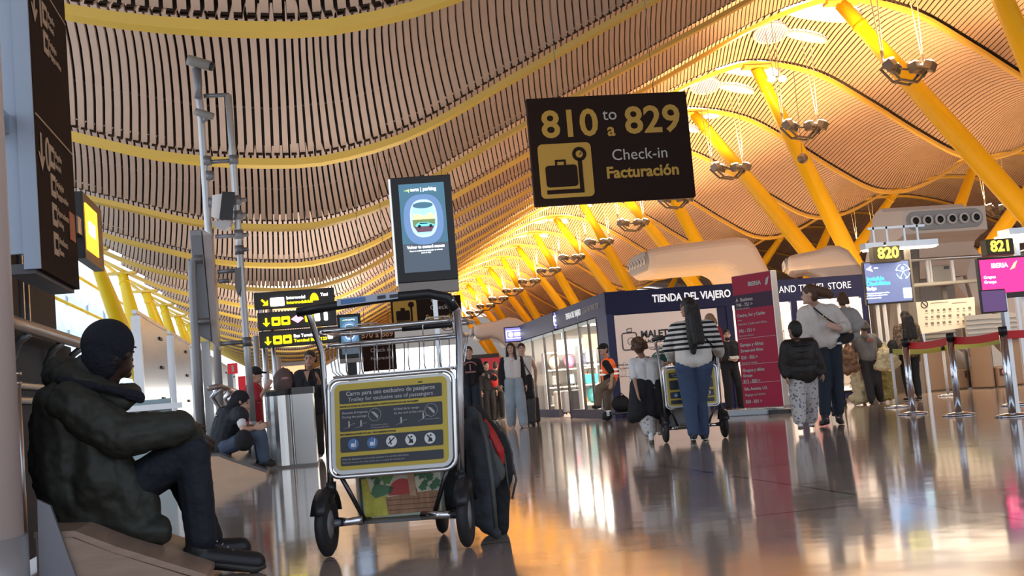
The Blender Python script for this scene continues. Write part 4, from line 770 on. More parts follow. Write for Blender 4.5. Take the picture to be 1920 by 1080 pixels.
m = MB(); m.bb(0, .006, -.1, .32, 1.78, 2.06); q = m.build('lit_panel', mat('lit_orange', (1, .5, .02), .4, emit=2.2, ecol=(1, .45, .02)), g); m = MB(); m.bb(.006, .01, -.02, .2, 1.88, 1.96); m.build('lit_mark', LW, q); m = MB(); m.bb(-.05, -.01, -.3, -.1, 1.85, 1.95); m.build('arm', STEEL, g)
# ---------------------------------------------------------------- mast with cameras
PIPE = mat('mast_grey', (.5, .51, .52), .35, .5, var=.08); PD = mat('mast_dark', (.2, .2, .21), .4, .5)
MZ = 16.0
g = empty('camera_mast', (0, at(430, 600, MZ).y, 0), -YAW*.5, 'tall two-tube steel mast with cameras and a small black monitor', 'mast')
L_ = lambda x, y, d=0: local(g, x, y, d)
def tb(name, pts, r, m_, d=0, par=None): m = MB(); m.tube([L_(x, y, d) for x, y in pts], r, 10); return m.build(name, m_, par or g)
f1 = L_(402, 560); tb('near_tube', [(366, 128), (376, 205), (390, 420), (402, 560), (412, 760)], .05, PIPE)
b1 = L_(412, 760); m = MB(); m.tube([b1, (b1.x, 0, 0)], .05, 10); m.build('near_tube_foot', PIPE, g)
tb('far_tube', [(428, 178), (437, 300), (448, 450), (463, 650), (474, 790)], .045, PIPE); b2 = L_(474, 790); m = MB(); m.tube([b2, (b2.x, 0, 0)], .045, 10); m.build('far_tube_foot', PIPE, g)
for a, b in (((382, 180), (430, 178)), ((389, 304), (438, 301)), ((404, 444), (466, 440)), ((408, 510), (458, 506)), ((412, 645), (462, 641)), ((444, 376), (462, 374)), ((446, 404), (462, 402)), ((448, 469), (466, 467)), ((410, 528), (430, 526))): tb('rung', [a, b], .028, PD)
for x, y in ((388, 302), (393, 330), (398, 380), (438, 300), (444, 376), (446, 404), (448, 440), (449, 469), (463, 641)):
    m = MB(); c = L_(x, y); m.cyl((c.x, c.y, c.z-.06), (c.x, c.y, c.z+.06), .062, n=12); m.build('clamp', PD, g)
cm = tb('camera', [(352, 112), (360, 114), (394, 124)], .07, mat('camera_grey', (.25, .24, .23), .35), -.1); tb('camera_lens', [(394, 124), (400, 126)], .06, BLACK, -.1, cm); tb('camera_bracket', [(370, 120), (372, 160), (371, 185)], .05, PD, -.05, cm)
cm = tb('camera', [(366, 209), (376, 212), (400, 219)], .05, mat('camera_grey', (.25, .24, .23), .35), -.12); tb('camera_bracket', [(384, 214), (385, 228)], .03, PD, -.1, cm)
q = quad_px(g, [(398, 366), (416, 363), (414, 412), (396, 406)], -.12, .1, 'junction_box', WHITE); q = quad_px(g, [(417, 359), (440, 360), (434, 412), (411, 411)], -.2, .06, 'monitor', BLACK); quad_px(g, [(397, 414), (434, 413), (430, 424), (420, 431), (400, 424)], -.15, .2, 'monitor_shelf', mat('shelf_metal', (.4, .4, .4), .4, .4))
quad_px(g, [(440, 505), (452, 500), (452, 540), (446, 556), (441, 540)], -.05, .1, 'hanging_box', PD)
g2 = empty('edge_on_screen', (0, at(380, 600, 15.2).y, 0), 0, 'dark grey upright slab screen seen edge-on on the mast', 'screen')
quad_px(g2, [(355, 432), (377, 430), (393, 600), (396, 640), (372, 628)], 0, .4, 'casing', mat('slab_grey', (.2, .21, .23), .4, .3), bevel=.01); quad_px(g2, [(378, 428), (397, 442), (410, 655), (397, 640)], .02, .4, 'front_edge', mat('slab_edge', (.38, .33, .32), .4, .3), bevel=.01)
a = local(g2, 385, 640, .2); m = MB(); m.bb(a.x-.05, a.x+.05, .15, .25, 0, a.z); m.build('foot_tube', PIPE, g2)
g = empty('bent_tube', (0, at(360, 600, 15.0).y, 0), 0, 'thick bent dark steel tube left of the mast', 'tube'); m = MB(); m.tube([local(g, x, y) for x, y in ((380, 486), (366, 486), (361, 492), (361, 520), (366, 620), (370, 690))]+[(local(g, 370, 690).x, 0, 0)], .055, 12); m.build('tube', PD, g); m = MB(); a = local(g, 362, 604); m.tube([a, (a.x+.2, 0, a.z)], .04, 8); m.build('branch', PD, g)
# ---------------------------------------------------------------- extinguisher cabinet, bin
g = empty('extinguisher_cabinet', (0, gnd(435, 800).y*0+24, 0), 0, 'grey cabinet with red and white fire extinguisher sign', 'fire cabinet'); a = local(g, 426, 700); b = local(g, 446, 860); m = MB(); m.bb(a.x, b.x, 0, .2, 0, a.z); m.build('cabinet', GREY, g); rp(g, 426, 682, 446, 700, -.01, .03, 'red_sign', mat('sign_red', (.7, .02, .03), .4, emit=.2), g); rp(g, 434, 685, 439, 697, -.016, .006, 'extinguisher_symbol', SW, g)
g = empty('red_hose_cabinet', (0, 26, 0), 0, 'small red box beside the extinguisher cabinet', 'fire cabinet'); a = local(g, 446, 706); b = local(g, 462, 740); m = MB(); m.bb(a.x, b.x, 0, .2, b.z-.3, a.z); m.build('box', mat('sign_red', (.7, .02, .03), .4, emit=.2), g); m = MB(); m.bb(a.x, b.x, .02, .18, 0, b.z-.3); m.build('stand', GREY, g)
p = gnd(548, 877); q = gnd(592, 872)
g = empty('litter_bin', (p.x, p.y+.3, 0), -.05, 'large brushed steel litter bin with curved front and black lid', 'litter bin')
BS = mat('bin_steel', (.6, .62, .63), .22, .9, var=.15, vscale=2)
m = MB(); hw = .3; out = [(-.29, -.05)]+[(-.12-.17*math.cos(t*PI/10), -.05-.17*math.sin(t*PI/10)*1) for t in range(1, 10)]+[(.05, -.1), (.33, -.1), (.33, .4), (-.29, .4)]
n = len(out); m.add([(x, y, .03) for x, y in out]+[(x, y, .94) for x, y in out], [tuple(range(n)), tuple(range(2*n-1, n-1, -1))]+[(i, i+n, (i+1) % n+n, (i+1) % n) for i in range(n)]); m.build('body', BS, g, smooth=False)
m = MB(); m.add([(x*1.03, y*1.05, .94) for x, y in out[:11]]+[(.05, .3, .94), (-.29, .3, .94)]+[(x*1.03, y*1.05, 1.0) for x, y in out[:11]]+[(.05, .3, 1.03), (-.29, .3, 1.03)], [tuple(range(13)), tuple(range(25, 12, -1))]+[(i, i+13, (i+1) % 13+13, (i+1) % 13) for i in range(13)]); m.build('lid', BLACK, g)
m = MB(); m.bb(.06, .34, -.11, .41, .94, 1.03); m.build('top_cap', mat('bin_cap', (.12, .12, .12), .4), g); m = MB(); m.bb(.055, .065, -.115, -.1, .03, .94); m.build('seam', CHROME, g); m = MB(); m.bb(-.3, .34, -.2, .42, 0, .03); m.build('foot', mat('bin_foot', (.3, .3, .3), .4), g)
p = gnd(514, 868); g = empty('ribbed_panel', (p.x, p.y+.5, 0), -.35, 'narrow striped steel panel left of the litter bin', 'panel'); m = MB(); m.bb(0, .14, 0, .1, 0, .9); m.build('panel', BS, g); m = MB(); [m.bb(.02+i*.025, .026+i*.025, -.004, 0, .35, .88) for i in range(5)]; [m.tube([(.02, -.002, .3-k*.05), (.12, -.002, .38-k*.05)], .003, 4) for k in range(4)]; m.build('ribs', DARK, g)
g = empty('orange_poster', (0, 30, 0), 0, 'orange lit poster beyond the woman in black', 'poster'); rp(g, 520, 684, 573, 712, 0, .08, 'poster_panel', mat('poster_orange', (.8, .25, .08), .5, emit=.5), g); rp(g, 518, 681, 575, 684, -.01, .1, 'frame', SW, g); a = local(g, 545, 712, .04); m = MB(); m.bb(a.x-.05, a.x+.05, .02, .08, 0, a.z); m.build('post', STEEL, g)
for i, px in enumerate((489, 505, 521, 530)):
    z = (20, 22, 25, 28)[i]; p = at(px, 780, z); m = MB(); m.tube([(0, 0, 0), (0, 0, 2.0)], .05, 8); o = m.build('steel_post', PIPE); o.location = (p.x, p.y, 0); tag(o, f'{ordw[i]} slim upright steel post between the mast and the woman in black', 'post', 'slim steel posts behind the litter bin')
# ---------------------------------------------------------------- luggage trolley
PY_ = mat('plate_yellow', (.62, .46, .06), .4, var=.08); PB = mat('plate_navy', (.035, .04, .055), .4); PW = mat('plate_white', (.8, .82, .8), .4); PBl = mat('plate_blue', (.08, .2, .45), .4); TUBE = mat('trolley_chrome', (.72, .74, .76), .15, 1)
def trolley(loc, rz, label, detail=1):
    g = empty('luggage_trolley', loc, rz, label, 'luggage trolley', 'airport luggage trolleys')
    w = .345; k_ = .03
    # uprights, handle
    m = MB(); m.tube([(-w+.02, .02, .3), (-w+.01, .0, .75), (-w+.0, -.02, 1.0), (-w-.03, -.08, 1.14), (-w-.03, -.14, 1.2)], .016, 10); m.build('upright', TUBE, g)
    m = MB(); m.tube([(w-.02, .02, .3), (w-.01, .0, .75), (w-.0, -.02, 1.0), (w+.0, -.08, 1.14), (w-.02, -.14, 1.19)], .02, 10); m.build('upright', TUBE, g)
    m = MB(); m.tube([(-w-.08, -.15, 1.195), (-w+.1, -.15, 1.21), (0, -.15, 1.225), (w-.12, -.15, 1.225), (w-.03, -.14, 1.2), (w, -.12, 1.14)], .023, 12); h = m.build('handle', BLACK, g)
    m = MB(); m.box((-.07, -.173, 1.226), (.3, .006, .034), (0, -.03, 0)); m.build('handle_label', mat('label_blue_grey', (.45, .5, .6), .3), h); m = MB(); m.box((-.14, -.177, 1.224), (.12, .004, .022), (0, -.03, 0)); m.build('label_print', PBl, h)
    for x in (-.0, .06): m = MB(); m.box((x, -.177, 1.228), (.04, .004, .016), (0, -.03, 0)); m.build('label_mark', DARK, h)
    # basket
    for z, y0, y1, dx, r in ((1.03, .03, .3, 0, .009), (1.1, -.0, .36, .02, .011)):
        m = MB(); m.tube([(-w-dx+.03, y0, z), (w+dx-.03, y0, z-.0), (w+dx, y0+.05, z), (w+dx, y1-.05, z+.0), (w+dx-.05, y1, z), (-w-dx+.05, y1, z), (-w-dx, y1-.05, z), (-w-dx, y0+.05, z)], r, 8, closed=True); rim = m.build('basket_rim', TUBE, g)
    m = MB(); m.tube([(-.02, .36, 1.1), (w-.08, .36, 1.1)], .0145, 8); m.build('sleeve', BLACK, rim)
    m = MB(); m.tube([(-w+.05, .0, .87), (w-.04, .0, .87), (w-.04, .28, .87), (-w+.05, .28, .87)], .006, 6, closed=True)
    for i in range(1, 8):
        x = -w+.03+(2*w-.06)*i/8; m.tube([(x, .03, 1.03), (x, .03, .9), (x, .08, .86), (x, .26, .86), (x, .3, .9), (x, .3, 1.03)], .0035, 5)
    for i in range(1, 4):
        y = .03+.27*i/4
        for s in (-1, 1): m.tube([(s*w, y, 1.03), (s*(w-.02), y, .9), (s*(w-.06), y, .86)], .0035, 5)
    for x0 in (-.28, .1): m.tube([(x0, .3, 1.03), (x0, .3, 1.1), (x0+.02, .3, 1.14), (x0+.14, .3, 1.14), (x0+.16, .3, 1.1), (x0+.16, .3, 1.03)], .004, 5)
    m.build('basket_wires', TUBE, g)
    # notice plate in a round-cornered tube frame
    X0, X1, Z0, Z1 = -.3, .3, .395, .845; y = -.035; n0 = len(C.objects)
    m = MB(); m.tube([(a, y, b) for a, b in rrect(X0-.012, X1+.012, Z0-.012, Z1+.012, .05)], .0115, 8, closed=True); m.build('plate_frame', TUBE, g)
    m = MB(); m.prism(rrect(X0, X1, Z0, Z1, .05), y-.004, y+.006); pl_ = m.build('notice_plate', PW, g)
    m = MB(); m.prism(rrect(X0+.02, X1-.02, Z0+.02, Z1-.014, .03), y-.006, y-.004); m.build('yellow_field', PY_, pl_)
    xa, xb = X0+.045, X1-.045
    for za, zb in ((.735, .8), (.6, .71), (.5, .575), (.435, .48)):
        m = MB(); m.prism(rrect(xa, xb, za, zb, .008), y-.008, y-.006); m.build('navy_band', PB, pl_)
    yt = y-.0095
    text('Carro para uso exclusivo de pasajeros', .0285, SW, pl_, (0, yt, .782), .0006, depth=.0005); text('Trolley for exclusive use of passengers', .027, SW, pl_, (0, yt, .753), .0003, depth=.0005)
    if detail:
        text('aena', .012, DK, pl_, (.15, y-.008, .812), .0004, depth=.0005); text('INSTRUCCIONES DE USO EN RAMPAS / INSTRUCTIONS FOR USE ON RAMPS', .0115, DK, pl_, (xa, y-.008, .721), .0003, 'LEFT', depth=.0005); text('RECOMENDACIONES DE USO / RECOMMENDATIONS', .0115, DK, pl_, (xa, y-.008, .586), .0003, 'LEFT', depth=.0005)
        text('Durante el trayecto', .016, SW, pl_, (xa+.012, yt, .69), .0002, 'LEFT', depth=.0005); text('During the passage', .016, SW, pl_, (xa+.012, yt, .67), .0001, 'LEFT', depth=.0005)
        text('Al final de la rampa', .016, SW, pl_, (.015, yt, .69), .0002, 'LEFT', depth=.0005); text('At the end of the ramp', .016, SW, pl_, (.015, yt, .67), .0001, 'LEFT', depth=.0005)
        text('No presionar el freno', .0095, SW, pl_, (-.1, yt, .622), 0, 'LEFT', depth=.0004); text('Do not press the brake', .0095, SW, pl_, (-.1, yt, .61), 0, 'LEFT', depth=.0004); text('Presionar el freno', .0095, SW, pl_, (.17, yt, .63), 0, 'LEFT', depth=.0004)
        text('Nota: No abandone el carro en las escaleras ni lo use fuera del recinto', .0115, SW, pl_, (xa+.008, yt, .466), .0001, 'LEFT', depth=.0004); text('Note: Do not leave the trolley on the stairs or outside the terminal area', .0105, SW, pl_, (xa+.008, yt, .45), 0, 'LEFT', depth=.0004)
        for cx in (-.08, .2):
            m = MB(); ring(m, disc(cx, .672, .031, 20), y-.009, .0012); m.prism([(cx-.02, .69), (cx+.0, .684), (cx+.018, .665), (cx+.014, .652), (cx-.004, .672)], y-.0105, y-.008); m.build('hand_symbol', SW, pl_)
        for cx in (-.21, -.15, .05, .16):
            m = MB(); up = .012 if cx in (.16,) else 0; m.tube([(cx-.028, y-.009, .615+up*.5), (cx-.008, y-.009, .618+up), (cx+.012, y-.009, .634+up), (cx+.03, y-.009, .636+up)], .0013, 4); m.prism([(cx-.003, .62+up), (cx-.003, .65+up), (cx+.004, .65+up), (cx+.005, .62+up)], y-.0105, y-.008); m.build('ramp_symbol', SW, pl_)
    for i, cx in enumerate((-.19, -.095, .0, .095, .19)):
        m = MB(); m.prism(disc(cx, .5375, .027, 20), y-.0095, y-.008); r_ = m.build('round_symbol', PBl if i < 2 else PW, pl_)
        m = MB(); a, b = cx, .5375
        if i < 2: m.prism([(a-.012, b-.014), (a-.012, b+.004), (a+.006, b+.004), (a+.006, b-.014)], y-.011, y-.0095); m.prism([(a+.008, b-.014), (a+.01, b+.018), (a+.014, b+.018), (a+.012, b-.014)], y-.011, y-.0095)
        elif i == 2: m.prism([(a-.018, b-.01), (a-.015, b-.014), (a+.018, b+.016), (a+.014, b+.02)], y-.011, y-.0095); m.prism([(a-.012, b+.016), (a-.007, b+.017), (a+.002, b-.016), (a-.004, b-.016)], y-.011, y-.0095)
        else: m.prism([(a-.016, b+.016), (a-.01, b+.018), (a+.014, b-.014), (a+.008, b-.018)], y-.011, y-.0095); m.prism([(a-.01, b-.018), (a-.004, b+.002), (a+.01, b+.002), (a+.012, b-.012)], y-.011, y-.0095); m.prism(disc(a+.004, b+.014, .005, 8), y-.011, y-.0095)
        m.build('symbol_mark', PW if i < 2 else DARK, r_)
    # base
    m = MB(); m.tube([(-w+.04, .02, .17), (-.2, .1, .15), (-.12, .6, .13), (.1, .62, .13), (.17, .1, .15), (w-.04, .02, .17)], .017, 8); m.build('base_frame', mat('frame_dark', (.08, .08, .085), .25, .8), g)
    m = MB(); m.tube([(-w+.04, .0, .16), (-.17, .02, .165)], .02, 10); m.build('axle', TUBE, g); m = MB(); m.tube([(w-.04, .0, .16), (.12, .04, .165)], .02, 10); m.build('axle', TUBE, g)
    for s in (-1, 1): m = MB(); m.tube([(s*(w-.07), -.02, .41), (s*(w-.17), .08, .16)], .012, 8); m.build('brace', mat('frame_dark', (.08, .08, .085), .25, .8), g)
    m = MB(); m.bb(-.2, .18, .1, .6, .135, .15); m.build('deck', mat('deck_grey', (.12, .12, .12), .4, .5), g)
    for s in (-1, 1):
        m = MB(); m.lathe([(.075, -.024), (.135, -.024), (.152, -.012), (.155, 0), (.152, .012), (.135, .024), (.075, .024), (.07, 0), (.075, -.024)], n=32, mtx=Matrix.Translation((s*w, 0, .156)) @ Matrix.Rotation(PI/2, 4, 'Y')); t_ = m.build('wheel', RUB, g)
        m = MB(); m.lathe([(.01, -.026), (.074, -.018), (.074, .018), (.01, .026)], n=24, mtx=Matrix.Translation((s*w, 0, .156)) @ Matrix.Rotation(PI/2, 4, 'Y')); m.build('hub', GREY, t_)
        m = MB(); vs = []; n = 11
        for sx_ in (-.034, .034):
            for r_ in (.166, .175):
                for k in range(n): a = math.radians(20+k*14); vs.append((s*w+sx_, r_*math.cos(a)*1.0, .156+r_*math.sin(a)))
        fs = []
        for k in range(n-1): fs += [(k, k+1, 2*n+k+1, 2*n+k), (n+k, 3*n+k, 3*n+k+1, n+k+1), (k, n+k, n+k+1, k+1), (2*n+k, 2*n+k+1, 3*n+k+1, 3*n+k)]
        fs += [(0, 2*n, 3*n, n), (n-1, 2*n-1, 4*n-1, 3*n-1)]
        m.add(vs, fs, True); m.ell((s*w, 0, .29), (.04, .075, .05)); m.cyl((s*(w-.02), .02, .3), (s*(w-.02), .02, .36), .026); m.build('mudguard', BLACK, g)
    m = MB(); m.lathe([(.01, -.02), (.09, -.02), (.105, 0), (.09, .02), (.01, .02)], n=24, mtx=Matrix.Translation((.1, .66, .106)) @ Matrix.Rotation(PI/2, 4, 'Y')); m.build('castor_wheel', RUB, g); m = MB(); m.bb(.07, .13, .58, .7, .19, .21); m.bb(.065, .075, .62, .68, .1, .2); m.bb(.125, .135, .62, .68, .1, .2); m.build('castor_fork', STEEL, g)
    if detail:      # the upper works are sheared sideways to offset the lean from camera roll
        for o in C.objects:
            a = o
            while a.parent: a = a.parent
            if a == g and o.type == 'MESH' and min(v.co.z for v in o.data.vertices) > -.01:
                for v in o.data.vertices: v.co.x += .05*max(0, v.co.z-.17)
    return g
TL_ = (.42, 6.05, 0)
TR0 = trolley(TL_, -.30, 'nearest luggage trolley with a yellow and navy notice plate, standing unattended')
# printed shopping bag on its deck
def into(parent_root, lx, ly, lz): return parent_root.matrix_basis @ Vector((lx, ly, lz))
p = into(TR0, -.01, .2, .15)
g = empty('shopping_bag', p, -.30, 'shopping bag printed with a basket of vegetables on the near trolley deck', 'shopping bag')
CRM = mat('bag_cream', (.7, .7, .55), .35, var=.3, vscale=7)
m = MB(); m.prism([(-.2, 0), (-.215, .34), (.215, .34), (.2, 0)], 0, .17); m.build('bag', CRM, g, bevel=.01); m = MB(); m.bb(-.212, -.2, .0, .17, .0, .33); m.bb(-.2, .2, .17, .175, 0, .33); m.build('dark_gusset', mat('bag_green_dark', (.03, .07, .05), .4), g)
m = MB(); m.prism([(-.19, .01), (-.2, .2), (-.17, .2), (-.15, .12), (-.07, .11), (-.07, .01)], -.003, 0); m.build('yellow_print', mat('print_yellow', (.62, .55, .08), .4, var=.4, vscale=30), g)
PBk = mat('print_wicker', (.4, .2, .1), .5, var=.5, vscale=60, stretch=(1, 1, .2))
m = MB(); m.prism([(-.07, .015), (-.08, .1), (.05, .115), (.18, .12), (.2, .115), (.19, .02)], -.006, 0); bk = m.build('wicker_print', PBk, g); m = MB(); m.prism([(.048, .1), (.04, .22), (.055, .335), (.085, .335), (.075, .22), (.08, .1)], -.009, -.006); m.build('wicker_handle_print', mat('print_wicker_light', (.55, .33, .2), .5, var=.4, vscale=80), bk); m = MB(); [m.bb(-.07, .19, -.0075, -.006, z, z+.003) for z in (.035, .06, .085)]; m.build('weave_lines', mat('weave_dark', (.18, .08, .04), .6), bk)
m = MB(); m.prism([(.03+.075*math.cos(t*PI/12)-.02, .11+.08*math.sin(t*PI/12)) for t in range(13)], -.005, 0); m.build('tomato_print', mat('print_red', (.5, .03, .03), .35, var=.3, vscale=12), g)
random.seed(5)
def leafs(cx, cz, r, n, col, nm):
    m = MB()
    for i in range(n):
        a = 2*PI*i/n; a += random.random()*3; q = r*(.2+.75*random.random()); c = (cx+q*math.cos(a), cz+q*math.sin(a)); rr = r*(.2+.16*random.random())
        m.prism([(c[0]+rr*(1+.35*math.sin(k*2.7+i))*math.cos(2*PI*k/9), c[1]+rr*(1+.3*math.cos(k*3.1))*math.sin(2*PI*k/9)) for k in range(9)], -.0025-.0004*i, 0)
    m.build(nm, mat('print_'+nm, col, .4, var=.5, vscale=40), g)
leafs(-.145, .22, .05, 16, (.02, .1, .04), 'dark_leaves_print'); leafs(-.075, .235, .065, 14, (.12, .3, .08), 'lettuce_print'); leafs(.135, .19, .065, 16, (.03, .15, .05), 'cabbage_print')
m = MB(); m.prism([(-.15, .14), (-.13, .175), (-.03, .15), (-.05, .12), (-.14, .12)], -.005, 0); m.prism([(-.13, .1), (-.16, .13), (-.1, .14), (-.06, .12)], -.0055, 0); m.build('leek_print', mat('print_leek', (.08, .22, .1), .4), g)
for s in (0, .17): m = MB(); m.tube([(-.1, s, .33), (-.09, s, .42), (.09, s, .42), (.1, s, .33)], .006, 6); m.build('bag_handle', mat('bag_green_dark', (.03, .07, .05), .4), g)
# dark holdall on the deck, coat and backpack leaning at its right
FAB = mat('fabric_black', (.012, .013, .016), .75, bump=.5, bscale=25); FG = mat('fabric_grey', (.045, .05, .06), .8, bump=.5, bscale=14, var=.2, vscale=6); RED = mat('fabric_red', (.5, .02, .015), .6); FG2 = mat('fabric_grey_mid', (.09, .09, .085), .7, bump=.4, bscale=18)
p = into(TR0, .2, .36, 0)
def PW_(root, x, y, Z): v = at(x, y, Z); return root.matrix_basis.inverted() @ v
g = empty('holdall', (p.x, p.y, .16), -.3, 'soft black holdall squeezed between shopping bag and right wheel', 'bag'); Q = lambda x, y, Z=6.3: PW_(g, x, y, Z)
m = MB(); m.cap(Q(850, 800), Q(846, 930), .07, .085); m.cap(Q(858, 770, 6.35), Q(862, 900, 6.35), .06, .08); m.cap(Q(835, 930), Q(862, 945), .05, .06); m.solid('bag', FAB, g, .012, 4, (.02, .12)); m = MB(); m.tube([Q(838, 790), Q(845, 770), Q(856, 764), Q(866, 775)], .012, 6); m.build('strap', FAB, g)
gp_ = gnd(905, 1006); g = empty('grey_coat', (gp_.x, gp_.y, 0), 0, 'long dark grey coat draped down beside the right trolley wheel', 'coat'); Q = lambda x, y, Z=6.15: PW_(g, x, y, Z)
m = MB(); m.cap(Q(884, 772, 6.3), Q(905, 850), .035, .06); m.cap(Q(905, 850), Q(915, 985), .06, .045); m.cap(Q(884, 800, 6.25), Q(900, 960), .05, .05); m.cap(Q(895, 975), Q(932, 1000, 6.1), .035, .03); m.cap(Q(900, 800, 6.2), Q(918, 900), .04, .05); m.solid('coat_body', FG, g, .01, 3, (.025, .08)); m = MB(); m.tube([Q(897, 775, 6.2), Q(912, 830, 6.08), Q(922, 900, 6.05), Q(930, 990, 6.03)], .012, 6); m.build('edge_seam', FG2, g)
g = empty('backpack', (gp_.x+.1, gp_.y+.1, 0), 0, 'tall black travel backpack with a red panel leaning beside the trolley', 'backpack'); Q = lambda x, y, Z=6.35: PW_(g, x, y, Z)
m = MB(); m.cap(Q(895, 775, 6.45), Q(925, 840), .04, .09); m.cap(Q(925, 840), Q(932, 940), .095, .07); m.cap(Q(930, 900), Q(935, 990), .08, .055); m.ell(Q(942, 870), (.055, .08, .14)); m.ell(Q(925, 985), (.075, .06, .05)); m.solid('pack_body', FAB, g, .01, 4, (.015, .08))
m = MB(); m.tube([Q(908, 785, 6.28), Q(922, 812, 6.24), Q(938, 845, 6.22), Q(944, 872, 6.23)], .03, 10, rs=[.012, .028, .03, .01], flat=.5); m.solid('red_panel', RED, g, .008, 2)
m = MB(); m.cap(Q(915, 830, 6.24), Q(932, 885, 6.22), .035, .045); m.ell(Q(935, 888, 6.2), (.035, .03, .04)); m.solid('grey_pocket', FG2, g, .008, 3, (.01, .05))
for pts in (((930, 790), (948, 815), (960, 850), (962, 890)), ((962, 870), (968, 900), (960, 935)), ((945, 850), (950, 890), (955, 930))): m = MB(); m.tube([Q(x, y, 6.25) for x, y in pts], .006, 6); m.build('strap', FG2, g)
# second trolley pushed by the woman in stripes, third behind the man in the vest
p = gnd(1310, 826); t2 = trolley((p.x, p.y+.1, 0), -.12, 'luggage trolley pushed by the woman in the striped sweater', 0)
m = MB(); q = into(t2, 0, .35, .16); m.bb(-.26, .26, -.12, .12, 0, .34); o = m.build('suitcase', mat('case_grey', (.4, .4, .42), .4), None, bevel=.04); o.location = q; o.rotation_euler = (0, 0, -.12); tag(o, 'grey suitcase lying on the trolley of the woman in stripes', 'suitcase')
m = MB(); q = into(t2, -.27, .3, .88); m.ell((0, 0, .1), (.12, .1, .09)); m.ell((.05, .0, .14), (.09, .09, .06)); o = m.solid('green_bag', mat('fabric_teal', (.05, .22, .17), .7), None, .015); o.location = q; tag(o, 'small green bag in the basket left of the woman in stripes', 'bag')
p = gnd(1140, 790); t3 = trolley((p.x+.72, p.y+.2, 0), PI/2+.1, 'luggage trolley behind the man in the orange vest', 0)
g = empty('duffel_bag', into(t3, .0, .38, .155), 0, 'black bag lying on the trolley next to the man in the orange vest', 'bag'); m = MB(); m.ell((0, 0, .17), (.2, .15, .17)); m.ell((.05, 0, .12), (.2, .14, .12)); m.solid('bag', FAB, g, .015, 3, (.02, .1)); m = MB(); m.tube([(-.08, -.08, .3), (0, -.1, .38), (.08, -.08, .3)], .012, 6); m.build('handle', FAB, g)
# rucksack on the litter bin
g = empty('rucksack', at(534, 741, 16.3), 0, 'brown and maroon rucksack standing on the litter bin lid', 'backpack'); m = MB(); m.ell((0, 0, .18), (.145, .12, .185)); m.ell((.0, -.08, .13), (.11, .06, .12)); m.solid('bag', mat('fabric_brown', (.13, .08, .075), .7, bump=.4), g, .012, 3, (.02, .1)); m = MB(); m.tube([(-.03, 0, .32), (0, 0, .37), (.05, 0, .33)], .012, 6); m.build('loop', FAB, g); m = MB(); m.tube([(.1, -.05, .3), (.14, -.06, .18), (.13, -.05, .04)], .018, 6); m.build('strap', FAB, g); m = MB(); m.ell((.02, -.12, .22), (.05, .01, .02)); m.build('pink_patch', mat('patch_pink', (.5, .25, .25), .6), g)
# ---------------------------------------------------------------- people
SK = [mat('skin_light', (.62, .38, .28), .5), mat('skin_tan', (.45, .25, .16), .5), mat('skin_dark', (.05, .025, .017), .45)]
HB = mat('hair_black', (.012, .009, .008), .5, bump=.6, bscale=60); HBR = mat('hair_brown', (.1, .045, .022), .5, bump=.8, bscale=50); HG = mat('hair_grey_dark', (.05, .045, .045), .6, bump=.6, bscale=50); HBL = mat('hair_blond', (.32, .18, .09), .5, bump=.6, bscale=50)
LIP = mat('lips', (.35, .12, .1), .5); EYEM = mat('eye_dark', (.02, .012, .01), .3); SHW = mat('shoe_white', (.8, .8, .78), .4); SHB = mat('shoe_black', (.015, .015, .016), .5)
STD = dict(head=(0, 0, 1.63), neck=(0, .01, 1.47), chest=(0, .01, 1.28), waist=(0, .01, 1.06), pel=(0, .01, .95), sL=(.18, .01, 1.41), sR=(-.18, .01, 1.41), eL=(.23, .03, 1.13), eR=(-.23, .03, 1.13), wL=(.24, -.04, .88), wR=(-.24, -.04, .88),
           hL=(.095, 0, .93), hR=(-.095, 0, .93), kL=(.1, -.02, .5), kR=(-.1, -.02, .5), aL=(.1, .03, .09), aR=(-.1, .03, .09), tL=(.115, -.13, .035), tR=(-.115, -.13, .035))
